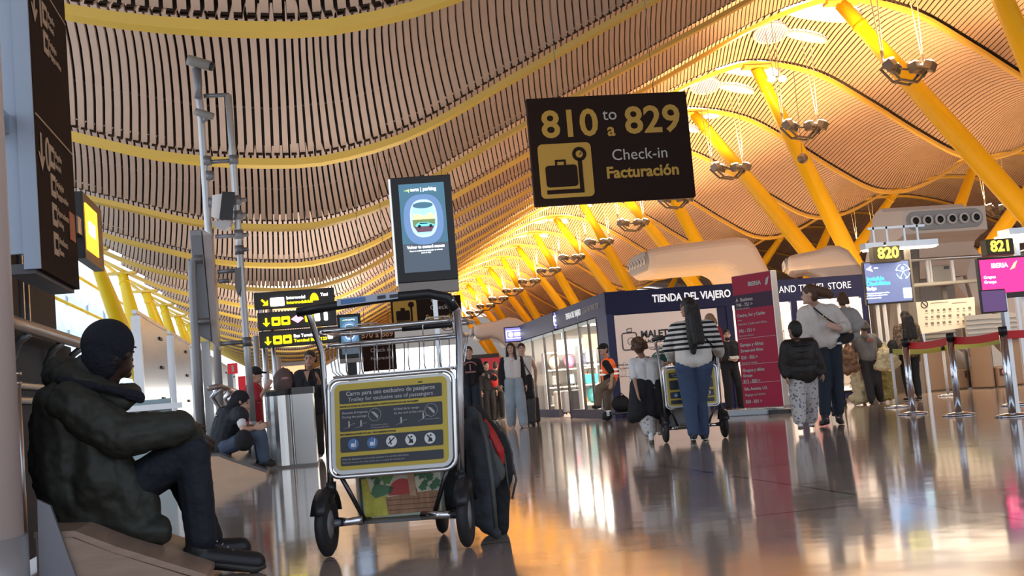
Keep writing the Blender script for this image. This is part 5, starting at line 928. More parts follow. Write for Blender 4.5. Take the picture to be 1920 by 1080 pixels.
def human(label, loc, rz, s, pose={}, skin=0, top=None, legs=None, shoes=None, hair=None, vox=.009, Z0=None, look=(0, -1, 0), girth=1, group=None, extra=None, hands='relax', hd=1.0, sh=1.0):
    """s: height / 1.75 m; the figure faces local -y. pose: joint -> local metres (scaled by s), or (px, py, depth, 'p') as seen in the photo"""
    g = empty('person', loc, rz, label, 'person', group); inv = (Matrix.Translation(Vector(loc)) @ Matrix.Rotation(rz, 4, 'Z')).inverted()
    J = {k: Vector(v)*s for k, v in STD.items()}
    for k, v in pose.items(): J[k] = inv @ at(v[0], v[1], v[2]) if len(v) == 4 else Vector(v)*s
    q = s; G = q*girth; lk = Vector(look).normalized(); side = lk.cross(Vector((0, 0, 1))).normalized(); up = Vector((0, 0, 1))
    Q_ = q*hd
    m = MB(); H = J['head']
    rot = math.atan2(lk.y, lk.x)+PI/2
    m.ell(H+up*.012*Q_, (.078*Q_, .096*Q_, .108*Q_), 16, 12, rot=(0, 0, rot)); m.ell(H+lk*.03*Q_-up*.055*Q_, (.058*Q_, .062*Q_, .062*Q_), 14, 10, rot=(0, 0, rot))   # skull, jaw
    m.cap(H+lk*.088*Q_+up*.012*Q_, H+lk*.104*Q_-up*.022*Q_, .009*Q_, .014*Q_); m.ell(H+lk*.085*Q_-up*.055*Q_, (.026*Q_, .012*Q_, .01*Q_), rot=(0, 0, rot)); m.ell(H+lk*.075*Q_-up*.092*Q_, (.026*Q_, .022*Q_, .02*Q_))
    m.cap(H+lk*.078*Q_+side*.034*Q_+up*.03*Q_, H+lk*.078*Q_-side*.034*Q_+up*.03*Q_, .014*Q_)
    for sd in (-1, 1): m.ell(H+side*sd*.08*Q_-lk*.002*Q_-up*.005*Q_, (.014*Q_, .022*Q_, .03*Q_), rot=(0, 0, rot))
    m.cap(H-up*.05*Q_-lk*.01*Q_, J['neck']-up*.02*q, .052*q, .058*q)
    mid = (J['sL']+J['sR'])/2
    m.cap(J['neck']-up*.03*q, mid-up*.02*q, .06*q, .08*q); m.cap(J['sL'].lerp(mid, .15), J['sR'].lerp(mid, .15), .055*q)
    for sd in ('L', 'R'):
        o = (J['s'+sd]-mid)*.42; m.cap(J['chest']+o+up*.05*q, J['waist']+o*.8, .1*G, .095*G); m.cap(J['waist']+o*.8, J['h'+sd]+up*.02*q, .095*G, .1*G)
        m.cap(J['s'+sd], J['e'+sd], .05*q, .038*q); m.cap(J['e'+sd], J['w'+sd], .038*q, .026*q)
        m.cap(J['h'+sd], J['k'+sd], .085*G, .056*G); m.cap(J['k'+sd], J['a'+sd], .054*q, .036*q)
        kc = J['k'+sd].lerp(J['a'+sd], .3); bk = (J['a'+sd]-J['t'+sd]); bk.z = 0; bk = bk.normalized() if bk.length > .001 else Vector((0, 1, 0)); m.ell(kc+bk*.015*q, (.048*q, .05*q, .09*q))
        m.cap(J['a'+sd]-up*.03*q+bk*.03*q, J['t'+sd], .036*q, .028*q)
        # hand: palm, four fingers of different length, thumb from the side of the palm
        d = (J['w'+sd]-J['e'+sd]).normalized(); f_ = (Vector(pose['hd'+sd]).normalized() if 'hd'+sd in pose else d)
        pn = f_.cross(Vector((0, 0, 1))); pn = pn.normalized() if pn.length > .1 else Vector((1, 0, 0)); ac = f_.cross(pn).normalized()
        if abs(f_.z) > .6: ac = Vector((0, 1, 0))-f_*f_.y; ac = ac.normalized(); pn = f_.cross(ac).normalized()
        if pn.dot(J['w'+sd]-mid) > 0: pn = -pn                # palm turned inwards
        W0 = J['w'+sd]; hs = q*(1.05)
        m.cap(W0, W0+f_*.07*hs, .026*hs, .02*hs); m.cap(W0+f_*.03*hs-ac*.018*hs, W0+f_*.082*hs-ac*.028*hs, .016*hs, .013*hs); m.cap(W0+f_*.03*hs+ac*.018*hs, W0+f_*.082*hs+ac*.028*hs, .016*hs, .013*hs)
        curl = .5 if hands == 'relax' else 1.2
        for i, (off, ln) in enumerate(((-.031, .062), (-.011, .075), (.01, .07), (.03, .055))):
            b0 = W0+f_*.085*hs+ac*off*hs; d1 = (f_+pn*curl*.35).normalized(); d2 = (f_+pn*curl*1.2).normalized(); b1 = b0+d1*ln*.5*hs; b2 = b1+d2*ln*.5*hs
            m.cap(b0, b1, .0095*hs, .009*hs, 8); m.cap(b1, b2, .009*hs, .0075*hs, 8)
        t0 = W0+f_*.025*hs-ac*.024*hs; t1 = t0+(f_*.6-ac*.75+pn*.35).normalized()*.04*hs; t2 = t1+(f_*.9-ac*.2+pn*.5).normalized()*.032*hs; m.cap(t0, t1, .012*hs, .0105*hs, 8); m.cap(t1, t2, .0105*hs, .009*hs, 8)
    m.solid('body', SK[skin], g, vox, 2)
    if abs(lk.y) > -1:
        for sd in (-1, 1): e = MB(); e.ell(H+lk*.084*Q_+side*sd*.031*Q_+up*.012*Q_, (.013*Q_, .011*Q_, .008*Q_), 10, 6); e.build('eye', EYEM, g)
        e = MB(); [e.cap(H+lk*.093*Q_+side*sd*.046*Q_+up*.033*Q_, H+lk*.096*Q_+side*sd*.018*Q_+up*.037*Q_, .0045*Q_, n=6) for sd in (-1, 1)]; e.build('eyebrows', hair[0] if hair else HB, g)
        e = MB(); e.cap(H+lk*.093*Q_-side*.022*Q_-up*.055*Q_, H+lk*.093*Q_+side*.022*Q_-up*.055*Q_, .006*Q_, n=6); e.build('mouth', LIP, g)
    if legs:
        mt, wd, end = legs[0], legs[1], legs[2]; m = MB()
        for sd in ('L', 'R'):
            o = (J['s'+sd]-mid)*.38
            a = J['k'+sd].lerp(J['a'+sd], end); m.cap(J['waist'].lerp(J['pel'], .35)+o, J['h'+sd]+up*.01*q, .1*G, .112*G); m.cap(J['h'+sd], J['k'+sd], .1*G+wd*.3, .066*G+wd); m.cap(J['k'+sd], a, .066*G+wd, .05*q+wd)
        m.solid('trousers', mt, g, vox*1.1, 3, (legs[3] if len(legs) > 3 else .012, .12))
    if top:
        mt, slv, hem, puff = top[0], top[1], top[2], top[3]; m = MB()
        m.cap(J['sL'].lerp(mid, .1), J['sR'].lerp(mid, .1), .066*q+puff); m.cap(J['neck']-up*.035*q, mid, .062*q+puff*.5, .08*q+puff)
        for sd in ('L', 'R'):
            o = (J['s'+sd]-mid)*.42; hm = J['waist'].lerp(J['pel'], hem)
            m.cap(J['chest']+o+up*.05*q, J['waist']+o*.85, .112*G+puff, .105*G+puff); m.cap(J['waist']+o*.85, hm+o*.85, .105*G+puff, .11*G+puff)
            if slv > 0: m.cap(J['s'+sd], J['s'+sd].lerp(J['e'+sd], min(1, slv)), .06*q+puff, .05*q+puff)
            if slv > 1: m.cap(J['e'+sd], J['e'+sd].lerp(J['w'+sd], slv-1), .049*q+puff, .036*q+puff)
        m.solid('top', mt, g, vox*1.1, 3, (top[4] if len(top) > 4 else .01, .1))
    if shoes:
        for sd in ('L', 'R'):
            d = (J['t'+sd]-J['a'+sd]); d.z = 0; d = d.normalized() if d.length > .001 else Vector((0, -1, 0)); m = MB(); a = J['a'+sd]; t = J['t'+sd]
            m.cap(a-up*.045*q*sh-d*.03*q*sh, t, .043*q*sh, .037*q*sh); m.cap(a-d*.01*q*sh+up*(.03*q*sh if len(shoes) > 1 else -.01), a-d*.01*q*sh-up*.03*q*sh, .045*q*sh, .045*q*sh); 
            if len(shoes) > 2: m.cap(a+up*.1*q*sh, a, .052*q*sh, .048*q*sh)
            o_ = m.solid('shoe', shoes[0], g, vox, 2); m = MB(); m.cap(a-up*.075*q*sh-d*.045*q*sh, t-up*.022*q*sh+d*.01*q*sh, .03*q*sh, .03*q*sh); 
            so = MB(); so.tube([a-up*.068*q*sh-d*.06*q*sh, a-up*.068*q*sh+d*.02*q*sh, t-up*.02*q*sh, t-up*.016*q*sh+d*.035*q*sh], .03*q*sh, 10, rs=[.03*q*sh, .04*q*sh, .042*q*sh, .018*q*sh], flat=.4); so.build('sole', shoes[1] if len(shoes) > 1 else SHB, o_)
    if hair:
        m = MB(); back = -lk
        m.ell(H+up*.03*Q_+back*.012*Q_, (.087*Q_, .102*Q_, .1*Q_), 16, 12, rot=(0, 0, rot)); m.ell(H+back*.04*Q_-up*.01*Q_, (.08*Q_, .07*Q_, .09*Q_), 14, 10, rot=(0, 0, rot))
        if hair[1] > 0:
            L = hair[1]; b0 = H+back*.07*Q_; e_ = b0-up*L*Q_+back*.05*Q_
            for sd in (-1, 0, 1): m.cap(b0+side*sd*.04*Q_, e_+side*sd*.055*Q_, .055*Q_, .035*Q_)
            if len(hair) > 2 and hair[2] == 'front':
                for sd in (-1, 1): m.cap(H+side*sd*.075*Q_+lk*.02*Q_+up*.02*Q_, H+side*sd*.09*Q_+lk*.03*Q_-up*L*.8*Q_, .026*Q_, .03*Q_)
        if len(hair) > 2 and hair[2] == 'curly':
            random.seed(4)
            for i in range(26): a = random.random()*2*PI; b = random.random()*1.5-.3; m.ell(H+Vector((math.cos(a)*math.cos(b)*.09, math.sin(a)*math.cos(b)*.09, math.sin(b)*.1))*Q_+back*.03*Q_, (.035*Q_,)*3, 8, 6)
        m.solid('hair', hair[0], g, vox, 1)
    g['_J'] = 0; del g['_J']
    return g, J, q
def cap_hat(g, J, q, m_, lk=(0, -1, 0)):
    lk = Vector(lk).normalized(); H = J['head']; m = MB(); m.ell(H+Vector((0, 0, .05*q)), (.095*q, .108*q, .085*q), 16, 10, rot=(0, 0, math.atan2(lk.y, lk.x)+PI/2)); m.cap(H+lk*.08*q+Vector((0, 0, .04*q)), H+lk*.17*q+Vector((0, 0, .025*q)), .02*q, .012*q); m.ell(H+lk*.11*q+Vector((0, 0, .035*q)), (.06*q, .07*q, .012*q)); m.solid('cap', m_, g, .008, 2)
BK = PI      # seen from behind
def ft(x, y): p = gnd(x, y); return (p.x, p.y, 0)
JEAN = mat('denim_blue', (.045, .075, .15), .8, bump=.5, bscale=40, var=.15, vscale=8); JEANL = mat('denim_light', (.33, .42, .5), .8, bump=.4, bscale=30, var=.25, vscale=5); JEAND = mat('denim_dark', (.018, .028, .045), .8, bump=.4, bscale=30); TROUB = mat('trousers_black', (.012, .012, .014), .8, bump=.4, bscale=20); KHAKI = mat('trousers_khaki', (.22, .17, .12), .8, bump=.4); WTEE = mat('cotton_white', (.75, .75, .75), .8, bump=.4, bscale=15); BTEE = mat('cotton_black', (.014, .014, .018), .85, bump=.4, bscale=15); GTEE = mat('cotton_grey', (.2, .19, .18), .85, bump=.4, bscale=15)
def stripes():
    m = mat('striped_knit', (.8, .78, .74), .85); nt = m.node_tree; b = nt.nodes['Principled BSDF']; t = nt.nodes.new('ShaderNodeTexCoord'); sp = nt.nodes.new('ShaderNodeSeparateXYZ'); nt.links.new(t.outputs['Object'], sp.inputs[0])
    mu = nt.nodes.new('ShaderNodeMath'); mu.operation = 'MULTIPLY'; mu.inputs[1].default_value = 1/.056; nt.links.new(sp.outputs['Z'], mu.inputs[0]); fr = nt.nodes.new('ShaderNodeMath'); fr.operation = 'FRACT'; nt.links.new(mu.outputs[0], fr.inputs[0])
    gt = nt.nodes.new('ShaderNodeMath'); gt.operation = 'GREATER_THAN'; gt.inputs[1].default_value = .5; nt.links.new(fr.outputs[0], gt.inputs[0])
    hi = nt.nodes.new('ShaderNodeMath'); hi.operation = 'GREATER_THAN'; hi.inputs[1].default_value = 1.03; nt.links.new(sp.outputs['Z'], hi.inputs[0]); hj = nt.nodes.new('ShaderNodeMath'); hj.operation = 'LESS_THAN'; hj.inputs[1].default_value = 1.42; nt.links.new(sp.outputs['Z'], hj.inputs[0])
    a1 = nt.nodes.new('ShaderNodeMath'); a1.operation = 'MULTIPLY'; nt.links.new(gt.outputs[0], a1.inputs[0]); nt.links.new(hi.outputs[0], a1.inputs[1]); a2 = nt.nodes.new('ShaderNodeMath'); a2.operation = 'MULTIPLY'; nt.links.new(a1.outputs[0], a2.inputs[0]); nt.links.new(hj.outputs[0], a2.inputs[1])
    mx = nt.nodes.new('ShaderNodeMixRGB'); mx.inputs[1].default_value = (.75, .72, .68, 1); mx.inputs[2].default_value = (.012, .012, .016, 1); nt.links.new(a2.outputs[0], mx.inputs[0]); nt.links.new(mx.outputs[0], b.inputs['Base Color']); return m
def speckle(name, base, dot, sc_, th=.62):
    m = mat(name, base, .8); nt = m.node_tree; b = nt.nodes['Principled BSDF']; t = nt.nodes.new('ShaderNodeTexCoord'); n = nt.nodes.new('ShaderNodeTexNoise'); n.inputs['Scale'].default_value = sc_; nt.links.new(t.outputs['Object'], n.inputs['Vector']); r = nt.nodes.new('ShaderNodeMath'); r.operation = 'GREATER_THAN'; r.inputs[1].default_value = th; nt.links.new(n.outputs['Fac'], r.inputs[0]); mx = nt.nodes.new('ShaderNodeMixRGB'); mx.inputs[1].default_value = (*base, 1); mx.inputs[2].default_value = (*dot, 1); nt.links.new(r.outputs[0], mx.inputs[0]); nt.links.new(mx.outputs[0], b.inputs['Base Color']); return m
DOT = speckle('leggings_print', (.6, .58, .56), (.15, .15, .2), 34, .6); LEO = speckle('brown_print', (.12, .08, .05), (.3, .22, .14), 25, .55)

# woman in the striped sweater, from behind
P_ = lambda x, y, Z: (x, y, Z, 'p')
g, J, q = human('woman in black and white striped sweater and blue jeans pushing a trolley, seen from behind', ft(1302, 826), BK, .955,
    dict(head=P_(1290, 577, 13.75), neck=P_(1299, 605, 13.85), sL=P_(1268, 618, 13.9), sR=P_(1330, 614, 13.9), eL=P_(1254, 652, 14.0), eR=P_(1344, 647, 14.0), wL=P_(1262, 675, 14.25), wR=P_(1350, 665, 14.25), chest=P_(1299, 632, 13.9), waist=P_(1300, 660, 13.9), pel=P_(1301, 682, 13.9), hL=P_(1284, 690, 13.9), hR=P_(1318, 688, 13.9), kL=P_(1293, 752, 13.9), kR=P_(1312, 750, 14.0), aL=P_(1300, 812, 13.8), aR=P_(1320, 812, 14.0), tL=P_(1299, 820, 13.95), tR=P_(1323, 818, 14.2)),
    skin=1, top=(stripes(), 1.75, .45, .03, .012), legs=(JEAN, .018, .98), shoes=(SHB, SHW), hair=(HB, .4), look=(.5, -.85, .1), girth=1.12)
m = MB(); m.cap(J['head']+Vector((0, .07, 0)), J['chest']+Vector((.06, .19, 0)), .07, .07); m.cap(J['chest']+Vector((.06, .19, 0)), J['waist']+Vector((.06, .18, .0)), .07, .035); m.solid('long_hair', HB, g, .01, 1, (.01, .05))
m = MB(); m.tube([J['sL'].lerp(J['sR'], .45)+Vector((0, .13, .06)), J['chest'].lerp(J['sR'], .4)+Vector((0, .17, -.05)), J['waist']+Vector((-.19, .12, .05))], .008, 6); m.build('bag_strap', FAB, g)
# girl beside her
g, J, q = human('small girl in white T-shirt with black jacket tied round her waist holding the woman\'s trolley', ft(1222, 829), BK, .69,
    dict(head=P_(1198, 649, 14.3), neck=P_(1204, 668, 14.4), sL=P_(1186, 680, 14.4), sR=P_(1230, 679, 14.4), eL=P_(1190, 712, 14.3), eR=P_(1243, 684, 14.4), wL=P_(1195, 735, 14.25), wR=P_(1258, 678, 14.3), chest=P_(1211, 700, 14.4), waist=P_(1214, 722, 14.4), pel=P_(1217, 745, 14.4), hL=P_(1208, 750, 14.4), hR=P_(1228, 750, 14.4), kL=P_(1212, 780, 14.4), kR=P_(1232, 778, 14.6), aL=P_(1221, 818, 14.2), aR=P_(1236, 806, 14.7), tL=P_(1222, 828, 14.3), tR=P_(1238, 812, 14.85)),
    skin=1, top=(WTEE, .8, .1, .012), legs=(DOT, .05, .7), shoes=(SHW, SHB), hair=(HBR, 0, 'curly'), look=(-.3, -1, 0), girth=1.45, hd=1.3)
m = MB(); [m.cap(J['waist']+Vector((dx, 0, .0)), J['pel']+Vector((dx*1.7, .0, -.15)), .135, .13) for dx in (-.08, 0, .08)]; m.cap(J['pel']+Vector((.17, .02, .08)), J['pel']+Vector((.22, 0, -.22)), .06, .07); m.solid('tied_jacket', BTEE, g, .01, 3, (.015, .08))
# child riding on the trolley
g, J, q = human('small fair-haired child in red riding in the trolley in front of the striped sweater', at(1331, 604, 14.35)-Vector((0, 0, .80)), BK, .5, dict(kL=(.1, -.3, .75), kR=(-.1, -.3, .75), aL=(.1, -.35, .45), aR=(-.1, -.35, .45), tL=(.1, -.48, .4), tR=(-.1, -.48, .4)), skin=0, top=(mat('cotton_red', (.5, .03, .05), .8), .9, .9, .01), legs=(FG2, .01, .95), shoes=(SHW, SHW), hair=(HBL, .05), vox=.008, hd=1.4)
# bearded man in black
g, J, q = human('bearded man in black sweatshirt and track trousers looking down at papers', ft(1376, 770), .1, .93,
    dict(eL=(.26, .0, 1.12), wL=(.08, -.22, 1.08), eR=(-.26, .0, 1.12), wR=(-.08, -.22, 1.1), kL=(.16, -.05, .5), aL=(.22, .1, .1), tL=(.24, -.04, .04), hdL=(-.7, -.7, 0), hdR=(.7, -.7, 0)), skin=0, top=(BTEE, 1.7, .9, .03), legs=(TROUB, .02, .95), shoes=(SHB, SHW), hair=(HB, 0), look=(-.2, -1, 0))
m = MB(); m.ell(J['head']+Vector((-.01, -.045, -.075))*q, (.06*q, .055*q, .05*q)); m.solid('beard', HB, g, .008, 1)
m = MB(); m.box(J['wL'].lerp(J['wR'], .5)+Vector((0, -.07, .04)), (.2, .12, .004), (.5, 0, 0)); o = m.build('papers', WTEE, None); o.matrix_world = g.matrix_basis; tag(o, 'white papers held by the bearded man in black', 'papers')
m = MB(); m.tube([J['hL']+Vector((.1, -.02, 0)), J['kL']+Vector((.075, 0, 0)), J['aL']+Vector((.055, 0, .03))], .008, 6); m.build('white_stripe', WTEE, g)
# boy in a dark puffer
PUF = mat('puffer_dark', (.018, .013, .011), .6, bump=.3)
g, J, q = human('boy in dark puffer jacket and white patterned trousers, seen from behind', ft(1506, 808), BK, .71,
    dict(head=P_(1490, 619, 13.9), neck=P_(1494, 637, 14), sL=P_(1475, 650, 14), sR=P_(1522, 648, 14), eL=P_(1470, 685, 14), eR=P_(1534, 680, 14), wL=P_(1474, 704, 13.95), wR=P_(1541, 700, 13.9), chest=P_(1499, 665, 14), waist=P_(1503, 685, 14), pel=P_(1505, 702, 14), hL=P_(1494, 706, 14), hR=P_(1518, 705, 14), kL=P_(1495, 745, 14), kR=P_(1520, 748, 14.1), aL=P_(1500, 792, 13.9), aR=P_(1521, 790, 14.2), tL=P_(1501, 802, 13.97), tR=P_(1523, 797, 14.35)),
    skin=1, top=(PUF, 1.85, .85, .035, .02), legs=(DOT, .04, .85), shoes=(SHW, SHB), hair=(HB, 0), look=(.25, -1, 0), girth=1.2, hd=1.22)
m = MB(); 
for i in range(6): z = J['pel'].z+.03+i*.075; m.tube([(J['waist'].x+.165*math.cos(a*PI/12), J['waist'].y+.145*math.sin(a*PI/12), z) for a in range(24)], .006, 5, closed=True)
m.build('quilting_seams', BLACK, g)
# woman in white carrying a child
WSH = mat('blouse_cream', (.72, .66, .6), .8, bump=.8, bscale=9)
g, J, q = human('woman in cream blouse, dark jeans and black boots carrying a child on her hip', ft(1562, 797), BK, .98,
    dict(head=P_(1519, 552, 14.8), neck=P_(1528, 570, 14.9), sL=P_(1508, 588, 14.95), sR=P_(1560, 584, 14.95), eL=P_(1506, 625, 14.9), eR=P_(1584, 612, 15), wL=P_(1502, 650, 14.7), wR=P_(1573, 617, 14.7), hdR=(.7, -.1, .4), chest=P_(1532, 600, 14.95), waist=P_(1540, 628, 14.95), pel=P_(1549, 645, 14.95), hL=P_(1541, 652, 14.95), hR=P_(1562, 651, 14.95), kL=P_(1546, 715, 14.95), kR=P_(1568, 715, 15), aL=P_(1547, 783, 14.85), aR=P_(1573, 780, 15), tL=P_(1541, 793, 14.95), tR=P_(1577, 790, 15.1)),
    skin=0, top=(WSH, 1.5, .55, .035, .02), legs=(JEAND, .02, .85), shoes=(SHB, SHB, 1), hair=(HBR, 0), look=(.9, -.5, -.1), girth=1.05)
m = MB(); m.cap(J['head']+Vector((-.06, .05, .04)), J['head']+Vector((-.17, .08, .0)), .06, .065); m.cap(J['head']+Vector((-.17, .08, 0)), J['head']+Vector((-.21, .09, -.03)), .065, .05); m.solid('bun_of_hair', HBR, g, .009, 1, (.01, .04))
m = MB(); m.tube([J['sL'].lerp(J['sR'], .2)+Vector((0, .12, .06)), J['chest']+Vector((-.02, .19, .02)), J['waist']+Vector((-.19, .12, .08)), J['waist']+Vector((-.22, 0, -.1))], .018, 8, flat=.5); st_ = m.build('bag_strap', FAB, g); m = MB(); [m.ell(J['chest']+Vector((-.02-.03*i, .205-.006*i, .0-.035*i)), (.01, .005, .01), 6, 4) for i in range(-1, 3)]; m.build('strap_studs', mat('studs_gold', (.8, .6, .2), .3, .8), st_)
g2, J2, q2 = human('toddler in grey top with brown hair carried on the hip of the woman in cream', at(1585, 655, 15.1), BK, .52,
    dict(head=P_(1579, 562, 15.15), neck=P_(1583, 580, 15.15), sL=P_(1572, 590, 15.15), sR=P_(1600, 590, 15.15), eL=P_(1566, 603, 15.0), eR=P_(1610, 606, 15.1), wL=P_(1561, 597, 14.95), wR=P_(1597, 620, 15.0), chest=P_(1587, 600, 15.15), waist=P_(1588, 613, 15.15), pel=P_(1588, 624, 15.15), hL=P_(1582, 626, 15.15), hR=P_(1594, 626, 15.15), kL=P_(1560, 630, 15.25), kR=P_(1584, 634, 14.95), aL=P_(1555, 650, 15.2), aR=P_(1576, 640, 14.8), tL=P_(1552, 655, 15.2), tR=P_(1571, 645, 14.75)), skin=0, top=(mat('cotton_pale_grey', (.38, .36, .34), .85), 1.6, .9, .045), legs=(TROUB, .02, .9), shoes=(SHW, SHB), hair=(HBR, .06), look=(-.2, -1, 0), vox=.008, girth=1.5, hd=1.45)
# further child just ahead of the woman, only legs show
human('child in white trousers and dark sneakers walking hidden behind the woman in cream', ft(1556, 787), BK, .62, dict(aL=P_(1549, 775, 15.9), tL=P_(1546, 782, 15.95), aR=P_(1562, 768, 16.2), tR=P_(1563, 778, 16.2)), skin=0, top=(WTEE, 1.5, .9, .02), legs=(mat('trousers_cream', (.6, .55, .5), .8), .03, .85), shoes=(FG, SHW), hair=(HBR, 0), hd=1.2)
# person bent over a bag trolley
g, J, q = human('stooping grey-haired person in grey T-shirt pushing a cart hung with plastic bags', ft(1634, 757), BK, .88,
    dict(head=P_(1619, 612, 21.2), neck=P_(1620, 626, 21.3), sL=P_(1606, 636, 21.4), sR=P_(1638, 633, 21.4), eL=P_(1600, 660, 21.6), eR=P_(1652, 650, 21.6), wL=P_(1601, 672, 21.9), wR=P_(1653, 655, 21.9), chest=P_(1623, 645, 21.4), waist=P_(1627, 660, 21.4), pel=P_(1630, 672, 21.4), hL=P_(1622, 678, 21.4), hR=P_(1639, 677, 21.4), kL=P_(1629, 715, 21.4), kR=P_(1645, 714, 21.4), aL=P_(1634, 748, 21.4), aR=P_(1650, 746, 21.6), tL=P_(1633, 754, 21.5), tR=P_(1652, 751, 21.8)),
    skin=1, top=(GTEE, .85, .7, .02), legs=(mat('trousers_charcoal', (.035, .033, .036), .8, bump=.4), .022, .97), shoes=(SHB, SHB), hair=(HG, .05), look=(0, -1, 0), girth=1.1)
m = MB(); m.ell(J['chest']+Vector((0, .165, .06)), (.07, .006, .04), 12, 6); m.build('shirt_print', mat('print_faded_red', (.3, .12, .1), .8), g)
PLB = mat('plastic_yellowish', (.72, .62, .38), .3, bump=.8, bscale=8, var=.2, alpha=.9); PLBR = mat('plastic_brown', (.2, .1, .05), .45, bump=.6, bscale=10)
for i, (c, rr, mt_, lb) in enumerate((((1592, 672, 21.3), (.14, .12, .22), PLBR, 'brown bulging bag hanging left of the stooping person'), ((1612, 712, 21.6), (.17, .16, .36), PLB, 'long yellowish plastic bag hanging left of the stooping person\'s legs'), ((1662, 668, 21.3), (.19, .15, .17), PLB, 'yellowish plastic bag sticking out right of the stooping person'), ((1663, 712, 21.7), (.12, .14, .3), mat('plastic_mustard', (.5, .4, .12), .35, bump=.8, bscale=8), 'mustard plastic bag hanging right of the stooping person\'s legs'))):
    pp = at(*c); m = MB(); m.ell((0, 0, 0), rr); m.cap((0, 0, rr[2]*.6), (-.0, 0, rr[2]*1.35), .06, .03); m.cap((-rr[0]*.7, 0, -rr[2]*.9), (rr[0]*.7, 0, -rr[2]*.8), rr[1]*.7); o = m.solid('plastic_bag', mt_, None, .016, 1, (.11, .09)); o.location = pp; tag(o, lb, 'bag')
pp = ft(1620, 758); gc = empty('bag_cart', (pp[0], pp[1]+.3, 0), 0, 'small wheeled cart under the plastic bags', 'cart'); m = MB(); m.bb(-.3, .35, -.1, .3, .22, .26); m.build('platform', BLACK, gc); m = MB(); m.tube([(-.25, -.05, .24), (-.2, -.12, .95), (.3, -.12, .98), (.32, -.05, .24)], .015, 8); m.build('push_bar', STEEL, gc)
for x, y in ((-.25, -.05), (-.1, .25), (.28, -.05), (.28, .25)): m = MB(); m.cyl((x-.015, y, .05), (x+.015, y, .05), .05, n=12); m.tube([(x, y, .06), (x, y, .22)], .012, 6); m.build('wheel', BLACK, gc)
# woman with long black hair
g, J, q = human('woman with long black hair and brown patterned top, standing behind the first chrome post', ft(1714, 752), BK, .9, dict(wL=(.22, -.08, .9)), skin=1, top=(LEO, 1.6, .9, .03), legs=(TROUB, .012, .9), shoes=(SHB, SHW), hair=(HB, .3))
m = MB(); H = J['head']; [m.cap(H+Vector((dx, .08, -.02)), H+Vector((dx*1.8, .12, -.36)), .055, .05) for dx in (-.05, 0, .05)]; m.solid('long_hair', HB, g, .012, 1, (.015, .06)); m = MB(); m.ell(J['hR']+Vector((.38, .0, .1)), (.09, .13, .16)); m.solid('shoulder_bag', FAB, g, .015)
# man in the orange vest, leaning on the trolley
VEST = mat('vest_orange', (1, .16, .03), .6, emit=.12)
g, J, q = human('man in black cap and orange high-visibility vest leaning on a trolley', ft(1140, 789), -PI/2+.3, .98,
    dict(head=P_(1132, 655, 24.9), neck=P_(1137, 670, 25), sL=P_(1136, 682, 24.8), sR=P_(1144, 682, 25.2), eL=P_(1148, 700, 24.7), eR=P_(1150, 698, 25.3), wL=P_(1146, 716, 24.6), wR=P_(1144, 712, 25.4), chest=P_(1141, 690, 25), waist=P_(1143, 708, 25), pel=P_(1146, 716, 25), hL=P_(1145, 718, 24.85), hR=P_(1146, 718, 25.15), kL=P_(1124, 728, 24.8), kR=P_(1138, 738, 25.2), aL=P_(1121, 758, 24.8), aR=P_(1141, 778, 25.2), tL=P_(1113, 763, 24.8), tR=P_(1132, 784, 25.2)),
    skin=0, top=(BTEE, .8, .6, .02), legs=(KHAKI, .025, .95), shoes=(SHB, SHB), hair=(HG, 0), look=(.15, -1, .05))
cap_hat(g, J, q, BTEE, (.15, -1, 0))
m = MB(); mid = (J['sL']+J['sR'])/2; m.cap(mid+Vector((0, 0, -.04)), J['waist'], .155, .165); m.cap(J['sL'].lerp(mid, .4), J['waist'].lerp(J['sL'], .2), .12, .15); m.cap(J['sR'].lerp(mid, .4), J['waist'].lerp(J['sR'], .2), .12, .15); vs_ = m.solid('orange_vest', VEST, g, .012, 2)
m = MB(); 
for t in (.45, .75): c = mid.lerp(J['waist'], t); m.tube([(c.x+.175*math.cos(a*PI/10), c.y+.185*math.sin(a*PI/10), c.z) for a in range(20)], .022, 6, closed=True)
m.build('reflective_band', mat('reflective', (.85, .8, .75), .3, emit=.3), vs_)
# couple walking towards us
g, J, q = human('young woman in white crop top, dark jacket and wide pale jeans walking towards the viewer', ft(970, 803), 0, .995,
    dict(eL=(.22, .04, 1.13), eR=(-.25, .04, 1.14), wR=(-.26, 0, .92), kL=(.1, -.1, .52), aL=(.12, -.12, .09), tL=(.14, -.3, .04), aR=(-.09, .12, .1), tR=(-.1, -.03, .04)), skin=0, top=(WTEE, 0, -.35, .0), legs=(JEANL, .045, .97, .02), shoes=(mat('shoe_beige', (.4, .3, .22), .5), SHW), hair=(HB, .28, 'front'), look=(-.35, -1, 0))
m = MB()
for sd, x in (('L', 1), ('R', -1)): m.cap(J['s'+sd]*1.0, J['e'+sd], .066*q, .058*q); m.cap(J['e'+sd], J['w'+sd], .056*q, .045*q); m.cap(J['s'+sd]+Vector((-x*.02, .03, -.05)), J['h'+sd]+Vector((x*.09, .03, -.12)), .065, .05)
m.cap(J['sL']+Vector((-.03, .06, 0)), J['sR']+Vector((.03, .06, 0)), .06); m.cap(J['chest']+Vector((0, .1, 0)), J['pel']+Vector((0, .1, -.05)), .08, .09); m.solid('open_jacket', BTEE, g, .011, 3, (.012, .1))
g, J, q = human('young man in white vest with black jacket round his waist pulling a suitcase', ft(990, 799), -.1, 1.0,
    dict(eL=(.27, .05, 1.16), wL=(.25, .1, .93), kL=(.1, -.08, .5)), skin=0, top=(WTEE, 0, .9, .005), legs=(mat('trousers_slate', (.07, .07, .075), .8, bump=.3), .035, .97), shoes=(SHB, SHB), hair=(HB, 0), look=(-.05, -1, 0))
